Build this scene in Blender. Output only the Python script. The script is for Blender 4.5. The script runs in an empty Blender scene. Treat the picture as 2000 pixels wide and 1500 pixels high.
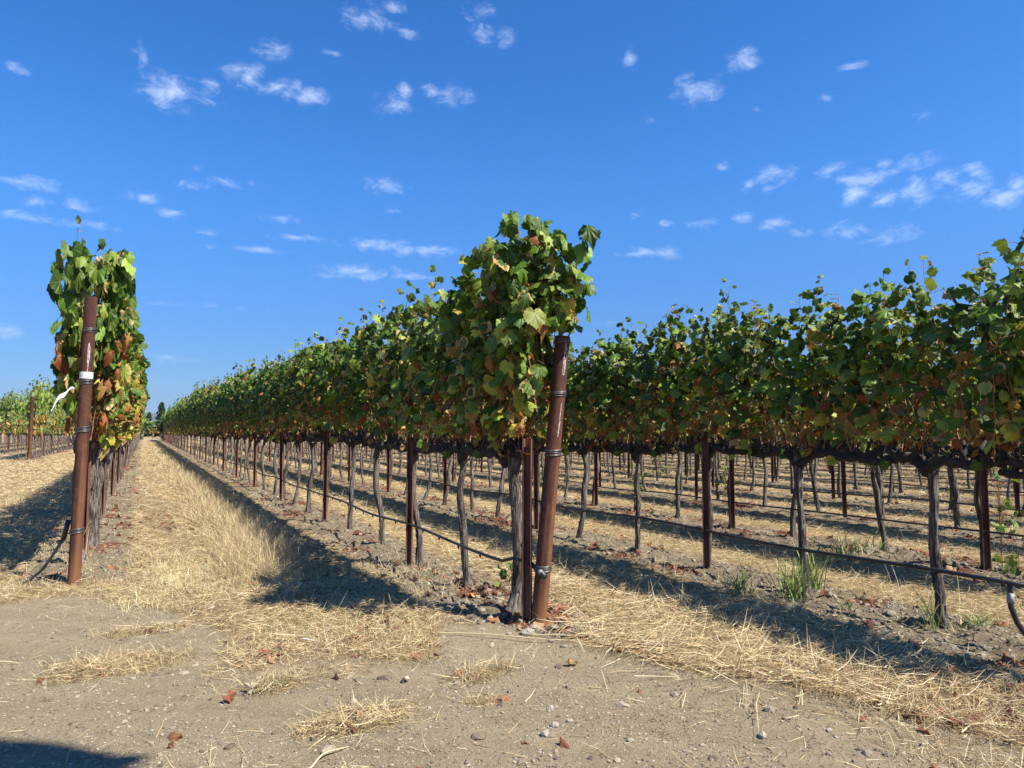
import bpy, math, random
import numpy as np

# ------------------------------------------------------------------ camera, light, sky
scene = bpy.context.scene
C = scene.collection
R = math.radians
rng = np.random.default_rng(7)
random.seed(7)

CAMZ = 1.25
PSI = math.atan(718/1400); PIT = math.atan(92/1400)
cam = bpy.data.cameras.new('camera'); cam.sensor_width = 36; cam.lens = 36*1400/2000
cam.clip_start = 0.05; cam.clip_end = 12000
co = bpy.data.objects.new('camera', cam); C.objects.link(co)
co.location = (0, 0, CAMZ); co.rotation_euler = (math.pi/2+PIT, 0, -PSI)
scene.camera = co
FWD = np.array([math.sin(PSI), math.cos(PSI)])
RGT = np.array([math.cos(PSI), -math.sin(PSI)])

SUN = np.array([.48, -.67, 1.0]); SUN /= np.linalg.norm(SUN)      # towards the sun
sl = bpy.data.lights.new('sun', 'SUN'); sl.energy = 5.0; sl.angle = R(.53); sl.color = (1, .95, .86)
so = bpy.data.objects.new('sun', sl); C.objects.link(so)
from mathutils import Vector, Matrix
so.rotation_euler = Vector(SUN).to_track_quat('Z', 'Y').to_euler()
so.location = (20, -20, 40)

scene.view_settings.view_transform = 'Standard'
scene.view_settings.look = 'None'
scene.view_settings.exposure = 1.0
scene.view_settings.gamma = 1
scene.cycles.max_bounces = 6
scene.cycles.diffuse_bounces = 2
scene.cycles.glossy_bounces = 2
scene.cycles.transmission_bounces = 4
scene.cycles.transparent_max_bounces = 4
scene.cycles.caustics_reflective = False
scene.cycles.caustics_refractive = False

CLOUDS = [(0.016,0.412,0.039,0.022,1.0),(0.064,0.422,0.018,0.011,0.5),(0.059,0.407,0.026,0.008,0.3),(0.269,0.528,0.041,0.015,0.8),(0.304,0.542,0.019,0.009,0.5),(0.323,0.514,0.017,0.007,0.6),(0.429,0.545,0.034,0.012,0.25),(0.431,0.517,0.021,0.015,0.6),(0.466,0.517,0.019,0.013,0.5),(0.146,0.48,0.025,0.016,0.35),(0.123,0.474,0.014,0.006,0.35),(0.108,0.446,0.032,0.016,0.6),(0.158,0.436,0.042,0.012,0.8),(0.191,0.432,0.029,0.012,0.8),(-0.017,0.443,0.01,0.015,0.4),(-0.147,0.402,0.017,0.008,0.35),(0.224,0.485,0.023,0.004,0.25),(0.305,0.433,0.03,0.015,0.55),(0.321,0.449,0.013,0.012,0.45),(0.358,0.451,0.017,0.01,0.6),(0.393,0.445,0.038,0.017,0.4),(0.641,0.486,0.013,0.012,0.45),(0.798,0.468,0.025,0.016,0.75),(0.736,0.44,0.039,0.017,0.8),(0.721,0.452,0.023,0.01,0.4),(0.927,0.441,0.028,0.005,0.45),(0.897,0.411,0.013,0.007,0.35),(0.813,0.411,0.007,0.007,0.3),(0.666,0.411,0.021,0.006,0.15),(1.005,0.369,0.021,0.008,0.2),(0.83,0.329,0.034,0.013,0.55),(0.798,0.322,0.011,0.01,0.5),(0.767,0.346,0.011,0.006,0.35),(0.823,0.312,0.013,0.01,0.3),(0.9,0.326,0.026,0.01,0.5),(0.94,0.31,0.044,0.011,0.75),(0.928,0.294,0.02,0.015,0.7),(0.961,0.284,0.02,0.012,0.65),(0.962,0.325,0.012,0.008,0.5),(1.003,0.32,0.029,0.012,0.45),(0.996,0.289,0.023,0.02,0.75),(1.024,0.296,0.023,0.013,0.65),(1.058,0.302,0.016,0.011,0.45),(1.052,0.279,0.028,0.014,0.45),(1.082,0.264,0.022,0.014,0.75),(1.098,0.276,0.015,0.013,0.7),(0.79,0.279,0.018,0.008,0.55),(0.831,0.268,0.025,0.009,0.6),(0.736,0.276,0.041,0.007,0.3),(0.686,0.28,0.015,0.006,0.4),(0.86,0.254,0.019,0.008,0.35),(0.915,0.248,0.034,0.015,0.4),(0.972,0.238,0.046,0.013,0.35),(0.647,0.296,0.015,0.009,0.2),(0.667,0.243,0.055,0.008,0.6),(0.696,0.243,0.018,0.012,0.4),(0.288,0.253,0.056,0.01,0.6),(0.351,0.247,0.07,0.009,0.6),(0.264,0.215,0.069,0.012,0.55),(0.33,0.212,0.065,0.007,0.3),(0.299,0.331,0.034,0.011,0.6),(0.305,0.299,0.019,0.005,0.3),(0.089,0.316,0.026,0.007,0.5),(0.045,0.308,0.029,0.006,0.45),(0.119,0.318,0.012,0.005,0.35),(0.049,0.329,0.022,0.007,0.15),(-0.012,0.286,0.025,0.009,0.65),(0.022,0.271,0.027,0.007,0.6),(-0.124,0.281,0.041,0.01,0.5),(-0.133,0.245,0.039,0.007,0.5),(-0.08,0.265,0.036,0.008,0.4),(-0.124,0.265,0.016,0.01,0.35),(-0.071,0.244,0.048,0.007,0.3),(0.161,0.279,0.038,0.007,0.35),(0.063,0.253,0.026,0.005,0.25),(0.185,0.255,0.05,0.006,0.4),(0.12,0.236,0.062,0.005,0.35),(-0.143,0.115,0.021,0.01,0.5),(0.06,0.16,0.112,0.005,0.1),(0.026,0.091,0.059,0.008,0.1),(0.61,0.148,0.028,0.007,0.15),(0.579,0.244,0.028,0.008,0.15)]

w = bpy.data.worlds.new('World'); scene.world = w; w.use_nodes = True
w.cycles.sampling_method = 'MANUAL'; w.cycles.sample_map_resolution = 256
nt = w.node_tree; nt.nodes.clear()
def N(t, tree=None, **kw):
    n = (tree or nt).nodes.new(t)
    for k, v in kw.items(): setattr(n, k, v)
    return n
def L(a, b, tree=None): (tree or nt).links.new(a, b)
def mth(op, a, b=None, c=None, tree=None, clamp=False):
    tree = tree or nt
    n = tree.nodes.new('ShaderNodeMath'); n.operation = op; n.use_clamp = clamp
    for i, v in enumerate((a, b, c)):
        if v is None: continue
        if isinstance(v, (int, float)): n.inputs[i].default_value = v
        else: tree.links.new(v, n.inputs[i])
    return n.outputs[0]
def mixc(f, a, b, tree=None, mode='MIX'):
    tree = tree or nt
    n = tree.nodes.new('ShaderNodeMix'); n.data_type = 'RGBA'; n.blend_type = mode
    for i, v in ((0, f), (6, a), (7, b)):
        if isinstance(v, (int, float)): n.inputs[i].default_value = v
        elif isinstance(v, tuple): n.inputs[i].default_value = (*v[:3], 1)
        else: tree.links.new(v, n.inputs[i])
    return n.outputs[2]
sky = N('ShaderNodeTexSky'); sky.sky_type = 'NISHITA'; sky.sun_disc = False
sky.sun_elevation = math.asin(SUN[2]); sky.sun_rotation = math.atan2(SUN[0], SUN[1])
sky.altitude = 100; sky.air_density = 1.0; sky.dust_density = .15; sky.ozone_density = 3.0
geo = N('ShaderNodeTexCoord'); sep = N('ShaderNodeSeparateXYZ'); L(geo.outputs['Generated'], sep.inputs[0])
az = mth('ARCTAN2', sep.outputs[0], sep.outputs[1]); el = mth('ARCSINE', sep.outputs[2])
uv = N('ShaderNodeCombineXYZ'); L(az, uv.inputs[0]); L(el, uv.inputs[1]); uv.inputs[2].default_value = 1
dist = None
for (a, e, sx, sy, s) in CLOUDS:
    sx *= 1.35; sy *= 1.5
    v = N('ShaderNodeVectorMath', operation='MULTIPLY_ADD'); L(uv.outputs[0], v.inputs[0])
    v.inputs[1].default_value = (1/sx, 1/sy, 0); v.inputs[2].default_value = (-a/sx, -e/sy, (1-s)*.62)
    ln = N('ShaderNodeVectorMath', operation='LENGTH'); L(v.outputs[0], ln.inputs[0])
    dist = ln.outputs['Value'] if dist is None else mth('MINIMUM', dist, ln.outputs['Value'])
nz = N('ShaderNodeTexNoise'); nz.inputs['Scale'].default_value = 36; nz.inputs['Detail'].default_value = 9; nz.inputs['Roughness'].default_value = .68; nz.inputs['Distortion'].default_value = .5
mp = N('ShaderNodeMapping'); mp.inputs['Scale'].default_value = (1, 1.7, 0); L(uv.outputs[0], mp.inputs[0]); L(mp.outputs[0], nz.inputs['Vector'])
dens = mth('ADD', mth('SUBTRACT', .80, dist), mth('MULTIPLY', mth('SUBTRACT', nz.outputs[0], .5), 2.1))
mr = N('ShaderNodeMapRange', interpolation_type='SMOOTHSTEP'); L(dens, mr.inputs[0]); mr.inputs[1].default_value = 0; mr.inputs[2].default_value = 1.3; mr.inputs[4].default_value = .72
gam = N('ShaderNodeHueSaturation'); gam.inputs['Saturation'].default_value = 1.32; gam.inputs['Value'].default_value = 1.0; L(sky.outputs[0], gam.inputs['Color'])
elr = N('ShaderNodeMapRange', interpolation_type='SMOOTHSTEP'); L(el, elr.inputs[0]); elr.inputs[1].default_value = .0; elr.inputs[2].default_value = .36
tint = mixc(1.0, gam.outputs[0], mixc(elr.outputs[0], (.33, .45, .72), (.84, 1.05, 1.32)), mode='MULTIPLY')
skyc = mixc(mr.outputs[0], tint, (6.0, 6.9, 8.8))
bg = N('ShaderNodeBackground'); bg.inputs['Strength'].default_value = .076; L(skyc, bg.inputs['Color'])
wo = N('ShaderNodeOutputWorld'); L(bg.outputs[0], wo.inputs['Surface'])

# ------------------------------------------------------------------ noise + mesh helpers
def _h(i, j, k, seed):
    v = np.sin(i*127.1 + j*311.7 + k*74.7 + seed*53.3)*43758.5453
    return v - np.floor(v)
def vn(x, y, z=0., seed=0):
    x, y, z = np.broadcast_arrays(np.asarray(x, float), np.asarray(y, float), np.asarray(z, float))
    i, j, k = np.floor(x), np.floor(y), np.floor(z)
    fx, fy, fz = x-i, y-j, z-k
    fx, fy, fz = [t*t*(3-2*t) for t in (fx, fy, fz)]
    def l2(k_):
        a = _h(i, j, k_, seed)*(1-fx)+_h(i+1, j, k_, seed)*fx
        b = _h(i, j+1, k_, seed)*(1-fx)+_h(i+1, j+1, k_, seed)*fx
        return a*(1-fy)+b*fy
    if np.all(fz == 0): return l2(k)
    return l2(k)*(1-fz)+l2(k+1)*fz
def fbm(x, y, z=0., o=4, seed=0, g=.5):
    s = 0; a = 1; t = 0
    for q in range(o):
        s = s + a*vn(np.asarray(x)*2**q, np.asarray(y)*2**q, np.asarray(z)*2**q, seed+q); t += a; a *= g
    return s/t
def ss(x, a, b):
    t = np.clip((np.asarray(x)-a)/(b-a), 0, 1); return t*t*(3-2*t)

class MB:
    """collects triangles with per-vertex attributes"""
    def __init__(s): s.v = []; s.f = []; s.m = []; s.sm = []; s.a = {}; s.n = 0
    def add(s, v, f, mat=0, smooth=True, **attr):
        v = np.asarray(v, float).reshape(-1, 3); f = np.asarray(f, int)
        if f.shape[1] == 4: f = np.concatenate([f[:, [0, 1, 2]], f[:, [0, 2, 3]]])
        s.v.append(v); s.f.append(f+s.n); s.m.append(np.full(len(f), mat)); s.sm.append(np.full(len(f), smooth))
        for k, val in attr.items():
            s.a.setdefault(k, []).append((s.n, np.broadcast_to(np.asarray(val, float), (len(v), 3))))
        s.n += len(v); return s
    def mesh(s, name, mats):
        me = bpy.data.meshes.new(name)
        v = np.concatenate(s.v); f = np.concatenate(s.f)
        me.vertices.add(len(v)); me.vertices.foreach_set('co', v.astype(np.float32).ravel())
        me.loops.add(f.size); me.loops.foreach_set('vertex_index', f.astype(np.int32).ravel())
        me.polygons.add(len(f)); me.polygons.foreach_set('loop_start', np.arange(0, f.size, 3, dtype=np.int32))
        me.polygons.foreach_set('material_index', np.concatenate(s.m).astype(np.int32))
        me.polygons.foreach_set('use_smooth', np.concatenate(s.sm).astype(bool))
        for k, lst in s.a.items():
            arr = np.zeros((len(v), 3), np.float32)
            for st, val in lst: arr[st:st+len(val)] = val
            at = me.attributes.new(k, 'FLOAT_VECTOR', 'POINT'); at.data.foreach_set('vector', arr.ravel())
        for m in mats: me.materials.append(m)
        me.update(); return me
    def build(s, name, mats, parent=None, loc=(0, 0, 0), rz=0):
        return obj(name, s.mesh(name, mats if isinstance(mats, list) else [mats]), parent, loc, rz)
def obj(name, me, parent=None, loc=(0, 0, 0), rz=0):
    o = bpy.data.objects.new(name, me); C.objects.link(o)
    if parent: o.parent = parent
    o.location = loc; o.rotation_euler[2] = rz
    return o
def tag(o, label=None, cat=None, group=None, kind=None):
    if label: o['label'] = label
    if cat: o['category'] = cat
    if group: o['group'] = group
    if kind: o['kind'] = kind
    return o
def thing(name, label, cat, loc=(0, 0, 0), rz=0, group=None):
    return tag(obj(name, None, None, loc, rz), label, cat, group)

def tube(path, rad, sides=8, ref=(1, 0, 0), flute=None, cap=True):
    p = np.asarray(path, float); n = len(p); rad = np.broadcast_to(np.asarray(rad, float), (n,))
    t = np.gradient(p, axis=0); t /= np.linalg.norm(t, axis=1)[:, None]+1e-9
    a = np.cross(t, np.asarray(ref, float)); a /= np.linalg.norm(a, axis=1)[:, None]+1e-9
    b = np.cross(t, a)
    th = np.linspace(0, 2*np.pi, sides, endpoint=False)
    r = rad[:, None]*np.ones((1, sides))
    if flute is not None: r = r*flute(th[None, :], np.arange(n)[:, None])
    v = p[:, None]+r[..., None]*(np.cos(th)[None, :, None]*a[:, None]+np.sin(th)[None, :, None]*b[:, None])
    idx = np.arange(n*sides).reshape(n, sides); nx = np.roll(idx, -1, 1)
    f = np.stack([idx[:-1], nx[:-1], nx[1:], idx[1:]], -1).reshape(-1, 4)
    f = np.concatenate([f[:, [0, 1, 2]], f[:, [0, 2, 3]]])
    v = v.reshape(-1, 3)
    if cap:
        v = np.concatenate([v, p[:1], p[-1:]]); k = n*sides
        f = np.concatenate([f, np.stack([nx[0], idx[0], np.full(sides, k)], 1), np.stack([idx[-1], nx[-1], np.full(sides, k+1)], 1)])
    return v, f
def thin_tubes(P0, P1, r, sides=3):
    """many straight 3-sided sticks; P0,P1 (n,3)"""
    P0 = np.asarray(P0); P1 = np.asarray(P1); d = P1-P0; d /= np.linalg.norm(d, axis=1)[:, None]+1e-9
    ref = np.where(np.abs(d[:, 2:3]) > .8, [[1., 0, 0]], [[0, 0, 1.]])
    a = np.cross(d, ref); a /= np.linalg.norm(a, axis=1)[:, None]+1e-9; b = np.cross(d, a)
    th = np.linspace(0, 2*np.pi, sides, endpoint=False)
    o = np.cos(th)[None, :, None]*a[:, None]+np.sin(th)[None, :, None]*b[:, None]
    r = np.broadcast_to(np.asarray(r, float), (len(P0),))[:, None, None]
    v = np.concatenate([P0[:, None]+o*r, P1[:, None]+o*r*.75], 1)
    base = np.arange(len(P0))[:, None]*2*sides; k = np.arange(sides); kn = (k+1) % sides
    f = np.stack([base+k, base+kn, base+kn+sides, base+k+sides], -1).reshape(-1, 4)
    return v.reshape(-1, 3), f

# ------------------------------------------------------------------ materials
def newmat(name):
    m = bpy.data.materials.new(name); m.use_nodes = True; t = m.node_tree; t.nodes.clear()
    out = t.nodes.new('ShaderNodeOutputMaterial'); return m, t, out
def prin(t, out, **kw):
    b = t.nodes.new('ShaderNodeBsdfPrincipled')
    for k, v in kw.items():
        k = k.replace('_', ' ')
        if isinstance(v, (int, float)): b.inputs[k].default_value = v
        elif isinstance(v, tuple): b.inputs[k].default_value = (*v, 1)
        else: t.links.new(v, b.inputs[k])
    if out: t.links.new(b.outputs[0], out.inputs[0])
    return b
def noise(t, scale, detail=4, rough=.55, vec=None, stretch=None, coord='Object'):
    n = t.nodes.new('ShaderNodeTexNoise'); n.inputs['Scale'].default_value = scale
    n.inputs['Detail'].default_value = detail; n.inputs['Roughness'].default_value = rough
    if vec is None: vec = t.nodes.new('ShaderNodeTexCoord').outputs[coord]
    if stretch:
        mp = t.nodes.new('ShaderNodeMapping'); mp.inputs['Scale'].default_value = stretch; t.links.new(vec, mp.inputs[0]); vec = mp.outputs[0]
    t.links.new(vec, n.inputs['Vector']); return n.outputs[0]
def ramp(t, fac, stops):
    n = t.nodes.new('ShaderNodeValToRGB'); e = n.color_ramp.elements
    while len(e) < len(stops): e.new(.5)
    for q, (p, c) in enumerate(stops): e[q].position = p; e[q].color = (*c, 1)
    t.links.new(fac, n.inputs[0]); return n.outputs[0]
def bump(t, h, strength, dist):
    b = t.nodes.new('ShaderNodeBump'); b.inputs['Strength'].default_value = strength; b.inputs['Distance'].default_value = dist
    t.links.new(h, b.inputs['Height']); return b.outputs[0]
def attr(t, name):
    a = t.nodes.new('ShaderNodeAttribute'); a.attribute_name = name; return a

# vine leaf
M_leaf, t, out = newmat('vine_leaf')
col = attr(t, 'col'); luv = attr(t, 'luv')
sp = t.nodes.new('ShaderNodeSeparateXYZ'); t.links.new(luv.outputs['Vector'], sp.inputs[0])
lx, ly, dry = sp.outputs
ax = mth('ABSOLUTE', lx, tree=t)
d1 = ax
d2 = mth('ABSOLUTE', mth('SUBTRACT', mth('MULTIPLY', ax, .77, tree=t), mth('MULTIPLY', ly, .64, tree=t), tree=t), tree=t)
d3 = mth('ABSOLUTE', mth('SUBTRACT', mth('MULTIPLY', ax, .12, tree=t), mth('MULTIPLY', ly, .99, tree=t), tree=t), tree=t)
dm = mth('MINIMUM', mth('MINIMUM', d1, d2, tree=t), d3, tree=t)
vein = mth('SUBTRACT', 1, mth('MULTIPLY', dm, 30, tree=t), tree=t, clamp=True)
vecl = luv.outputs['Vector']
nn = noise(t, 3.2, 4, .6, vec=vecl); nf = noise(t, 14, 3, .6, vec=vecl)
base = mixc(mth('MULTIPLY', nn, .55, tree=t), col.outputs['Color'], mixc(1.0, col.outputs['Color'], (.55, .62, .5), t, 'MULTIPLY'), t)
base = mixc(mth('MULTIPLY', vein, .35, tree=t), base, (.30, .34, .12), t)
yy = mth('SUBTRACT', ly, .38, tree=t)
rad = mth('SQRT', mth('ADD', mth('MULTIPLY', lx, lx, tree=t), mth('MULTIPLY', yy, yy, tree=t), tree=t), tree=t)
e = mth('ADD', mth('ADD', rad, mth('MULTIPLY', nn, .5, tree=t), tree=t), dry, tree=t)
mrr = t.nodes.new('ShaderNodeMapRange'); mrr.interpolation_type = 'SMOOTHSTEP'; t.links.new(e, mrr.inputs[0])
mrr.inputs[1].default_value = 1.0; mrr.inputs[2].default_value = 1.18
dryc = mixc(nf, (.56, .39, .17), (.34, .20, .06), t)
base = mixc(mrr.outputs[0], base, dryc, t)
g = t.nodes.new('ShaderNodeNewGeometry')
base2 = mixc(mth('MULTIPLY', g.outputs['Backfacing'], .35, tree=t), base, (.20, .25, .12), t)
b = prin(t, None, Base_Color=base2, Roughness=.42, Specular_IOR_Level=.24)
t.links.new(bump(t, mth('ADD', mth('MULTIPLY', vein, -.6, tree=t), nf, tree=t), .5, .004), b.inputs['Normal'])
tr = t.nodes.new('ShaderNodeBsdfTranslucent'); t.links.new(mixc(1.0, base, (1.5, 1.45, .6), t, 'MULTIPLY'), tr.inputs[0])
mx = t.nodes.new('ShaderNodeMixShader'); mx.inputs[0].default_value = .19
t.links.new(b.outputs[0], mx.inputs[1]); t.links.new(tr.outputs[0], mx.inputs[2]); t.links.new(mx.outputs[0], out.inputs[0])

# generic plant fibre (straw, grass)
M_fibre, t, out = newmat('dry_grass_fibre')
cf = attr(t, 'col').outputs['Color']
b = prin(t, None, Base_Color=cf, Roughness=.55, Specular_IOR_Level=.3)
tr = t.nodes.new('ShaderNodeBsdfTranslucent'); t.links.new(cf, tr.inputs[0])
mx = t.nodes.new('ShaderNodeMixShader'); mx.inputs[0].default_value = .2
t.links.new(b.outputs[0], mx.inputs[1]); t.links.new(tr.outputs[0], mx.inputs[2]); t.links.new(mx.outputs[0], out.inputs[0])

# bark
M_bark, t, out = newmat('vine_bark')
n1 = noise(t, 9, 6, .7, stretch=(7, 7, .55)); n2 = noise(t, 30, 4, .6, stretch=(5, 5, .8)); n3 = noise(t, 5, 3)
cb = ramp(t, n1, [(.34, (.012, .010, .008)), (.45, (.075, .06, .048)), (.56, (.23, .20, .17)), (.72, (.40, .37, .33))])
cb = mixc(mth('MULTIPLY', n3, .4, tree=t), cb, (.16, .12, .09), t)
b = prin(t, out, Base_Color=cb, Roughness=.9, Specular_IOR_Level=.15)
t.links.new(bump(t, mth('ADD', n1, mth('MULTIPLY', n2, .4, tree=t), tree=t), 1.0, .02), b.inputs['Normal'])
M_wood, t, out = newmat('cordon_wood')
n1 = noise(t, 14, 5, .7)
b = prin(t, out, Base_Color=ramp(t, n1, [(.35, (.008, .006, .005)), (.75, (.062, .046, .035))]), Roughness=.9)  # near-black tone paints in the shade the cordon has under the leaves
t.links.new(bump(t, n1, 1.0, .02), b.inputs['Normal'])
M_cane, t, out = newmat('vine_cane')
n1 = noise(t, 8, 3)
prin(t, out, Base_Color=ramp(t, n1, [(.3, (.16, .075, .035)), (.7, (.36, .20, .09))]), Roughness=.6)

# rusty steel
def rust(name, dark, mid, light, foot):
    m, t, out = newmat(name)
    tc = t.nodes.new('ShaderNodeTexCoord')
    n1 = noise(t, 5, 6, .65, vec=tc.outputs['Object'], stretch=(2.2, 2.2, .7)); n2 = noise(t, 55, 5, .7, vec=tc.outputs['Object'])
    n4 = noise(t, 2.0, 5, .6, vec=tc.outputs['Object'], stretch=(6, 6, .25))
    c = ramp(t, n1, [(.3, dark), (.5, mid), (.72, light)])
    c = mixc(mth('MULTIPLY', n2, .9, tree=t, clamp=True), c, mixc(1., c, (.40, .36, .34), t, 'MULTIPLY'), t)
    n6 = noise(t, 3.1, 6, .7, vec=tc.outputs['Object']); pm = t.nodes.new('ShaderNodeMapRange'); t.links.new(n6, pm.inputs[0]); pm.inputs[1].default_value = .52; pm.inputs[2].default_value = .62; pm.inputs[4].default_value = .5
    c = mixc(pm.outputs[0], c, (.17, .068, .034), t)
    st = t.nodes.new('ShaderNodeMapRange'); t.links.new(n4, st.inputs[0]); st.inputs[1].default_value = .50; st.inputs[2].default_value = .68; st.inputs[4].default_value = .6
    c = mixc(st.outputs[0], c, (.27, .115, .05), t)
    sp = t.nodes.new('ShaderNodeSeparateXYZ'); t.links.new(tc.outputs['Object'], sp.inputs[0])
    ft = t.nodes.new('ShaderNodeMapRange'); t.links.new(mth('ADD', sp.outputs[2], mth('MULTIPLY', n1, .25, tree=t), tree=t), ft.inputs[0])
    ft.inputs[1].default_value = .22; ft.inputs[2].default_value = .42; ft.inputs[3].default_value = .65; ft.inputs[4].default_value = 0
    c = mixc(ft.outputs[0], c, foot, t)
    n5 = noise(t, 150, 2, .5, vec=tc.outputs['Object'])
    fl = t.nodes.new('ShaderNodeMapRange'); t.links.new(n5, fl.inputs[0]); fl.inputs[1].default_value = .68; fl.inputs[2].default_value = .74; fl.inputs[4].default_value = .6
    c = mixc(fl.outputs[0], c, (.4, .33, .28), t)
    b = prin(t, out, Base_Color=c, Roughness=.8, Metallic=.05, Specular_IOR_Level=.25)
    t.links.new(bump(t, mth('ADD', n2, n1, tree=t), .35, .004), b.inputs['Normal']); return m
M_rust = rust('rusted_pipe', (.050, .020, .014), (.098, .038, .026), (.155, .062, .037), (.22, .095, .042))
M_rust2 = rust('rusted_channel', (.09, .038, .028), (.165, .078, .060), (.26, .135, .105), (.24, .12, .08))
def plain(name, c, rough=.5, metal=0, c2=None, sc=20, bmp=0):
    m, t, out = newmat(name)
    n = noise(t, sc, 4)
    c2 = c2 or tuple(x*.7 for x in c)
    b = prin(t, out, Base_Color=mixc(n, c, c2, t), Roughness=rough, Metallic=metal)
    if bmp: t.links.new(bump(t, n, .6, bmp), b.inputs['Normal'])
    return m
M_wire = plain('galvanized_wire', (.20, .19, .18), .45, .6, (.08, .07, .065), 60)
M_hose = plain('black_hose', (.018, .018, .019), .42, 0, (.035, .032, .03), 30)
M_tape = plain('white_tape', (.72, .71, .68), .6, 0, (.5, .49, .46), 25, .004)
M_chalk = plain('chalk_paint', (.62, .59, .55), .9, 0, (.30, .2, .16), 70)
M_clamp = plain('clamp_metal', (.30, .30, .29), .7, 0)
M_stone = plain('stone', (.37, .32, .245), .9, 0, (.20, .175, .14), 25, .01)
M_pale = plain('dry_pale_litter', (.50, .42, .32), .8, 0, (.34, .26, .18), 18, .01)

# soil (ground and road)
M_soil, t, out = newmat('soil')
tc = t.nodes.new('ShaderNodeTexCoord').outputs['Object']
mk = attr(t, 'mask'); sp = t.nodes.new('ShaderNodeSeparateXYZ'); t.links.new(mk.outputs['Vector'], sp.inputs[0])
straw, litter, road = sp.outputs
nA = noise(t, .9, 5, .6, vec=tc); nB = noise(t, 9, 6, .68, vec=tc); nC = noise(t, 70, 5, .7, vec=tc); nD = noise(t, 260, 3, .7, vec=tc)
nSt = noise(t, 22, 5, .7, vec=tc, stretch=(1, .35, 1))
soilc = ramp(t, mth('ADD', mth('MULTIPLY', nB, .55, tree=t), mth('MULTIPLY', nC, .45, tree=t), tree=t), [(.32, (.085, .066, .045)), (.5, (.22, .178, .122)), (.68, (.34, .285, .205))])
roadc = ramp(t, mth('ADD', mth('MULTIPLY', nA, .5, tree=t), mth('MULTIPLY', nB, .5, tree=t), tree=t), [(.35, (.30, .232, .138)), (.5, (.385, .305, .188)), (.66, (.42, .35, .235))])
mpr = t.nodes.new('ShaderNodeMapping'); mpr.inputs['Rotation'].default_value = (0, 0, .67); t.links.new(tc, mpr.inputs[0])
nR = noise(t, 2.6, 5, .6, vec=mpr.outputs[0], stretch=(.22, 2.0, 1))
roadc = mixc(mth('MULTIPLY', mth('SUBTRACT', nR, .42, tree=t, clamp=True), 2.6, tree=t, clamp=True), roadc, (.48, .385, .235), t)
roadc = mixc(mth('MULTIPLY', mth('SUBTRACT', nC, .42, tree=t, clamp=True), 1.3, tree=t, clamp=True), roadc, (.15, .125, .085), t)
sm = t.nodes.new('ShaderNodeMapRange'); t.links.new(nD, sm.inputs[0]); sm.inputs[1].default_value = .60; sm.inputs[2].default_value = .70; sm.inputs[4].default_value = .55
roadc = mixc(sm.outputs[0], roadc, (.40, .37, .31), t)
c = mixc(road, soilc, roadc, t)
stc = ramp(t, nSt, [(.3, (.16, .10, .045)), (.48, (.39, .275, .125)), (.65, (.54, .41, .21))])
c = mixc(mth('MULTIPLY', straw, mth('ADD', .35, nB, tree=t), tree=t, clamp=True), c, stc, t)
lt = t.nodes.new('ShaderNodeMapRange'); t.links.new(mth('MULTIPLY', litter, mth('ADD', nC, .35, tree=t), tree=t), lt.inputs[0]); lt.inputs[1].default_value = .35; lt.inputs[2].default_value = .6
c = mixc(lt.outputs[0], c, mixc(nC, (.20, .07, .035), (.10, .05, .03), t), t)
b = prin(t, out, Base_Color=c, Roughness=.95, Specular_IOR_Level=.12)
t.links.new(bump(t, mth('ADD', mth('ADD', mth('MULTIPLY', nB, .5, tree=t), mth('MULTIPLY', nC, .35, tree=t), tree=t), mth('MULTIPLY', nD, .34, tree=t), tree=t), 1.0, .045), b.inputs['Normal'])

# ------------------------------------------------------------------ rows: where they stand
SP = 2.22
XB = 2.25
ROWX = [XB+SP*k for k in range(23)]
XA = -.50
def row_d(X, Y):
    X = np.asarray(X, float); Y = np.asarray(Y, float)
    k = np.clip(np.round((X-XB)/SP), 0, 60)
    d = np.abs(X-(XB+SP*k)); start = 4.1-.95*SP*k
    d = np.where(Y < start-.35, 9, d)
    dA = np.where(Y < 7.0, 9, np.abs(X-XA))
    kl = np.clip(np.round((XA-3.83-X)/SP), 0, 10)
    dl = np.where(Y < 36.5+9*kl, 9, np.abs(X-(XA-3.83-SP*kl)))
    return np.minimum(np.minimum(d, dA), dl)
EX = np.array([-60, -6, -.9, -.42, .1, .44, .9, 1.45, 1.72, 2.1, 2.33, 2.5, 2.82, 2.95, 3.1, 3.6, 8, 60])
EY = np.array([20, 9.5, 6.35, 6.5, 5.75, 5.0, 4.1, 3.85, 4.45, 4.1, 3.7, 3.2, 2.66, 2.2, 1.7, 1.0, -3.5, -50])
def road_mask(X, Y):
    e = np.interp(X, EX, EY) + (fbm(np.asarray(X)*1.6, np.asarray(Y)*1.6, seed=3)-.5)*.55
    return 1-ss(Y-e, -.16, .14)
PATCH = [(-.08, 4.45, .34, .24, 1), (.05, 5.1, .35, .12, .6), (.60, 3.72, .14, .12, .8), (.87, 3.15, .24, .14, .9), (1.6, 3.42, .2, .12, .8), (1.45, 3.1, .12, .08, .6), (.95, 4.35, .75, .35, 1), (.8, 3.8, .5, .12, .35), (2.95, 1.9, .35, .5, .25)]
def patches(X, Y):
    p = 0
    for (x, y, a, b, s) in PATCH:
        p = np.maximum(p, s*(1-ss(np.hypot((X-x)/a, (Y-y)/b)+(fbm(X*6, Y*6, seed=5)-.5)*.9, .6, 1.15)))
    return p
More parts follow.
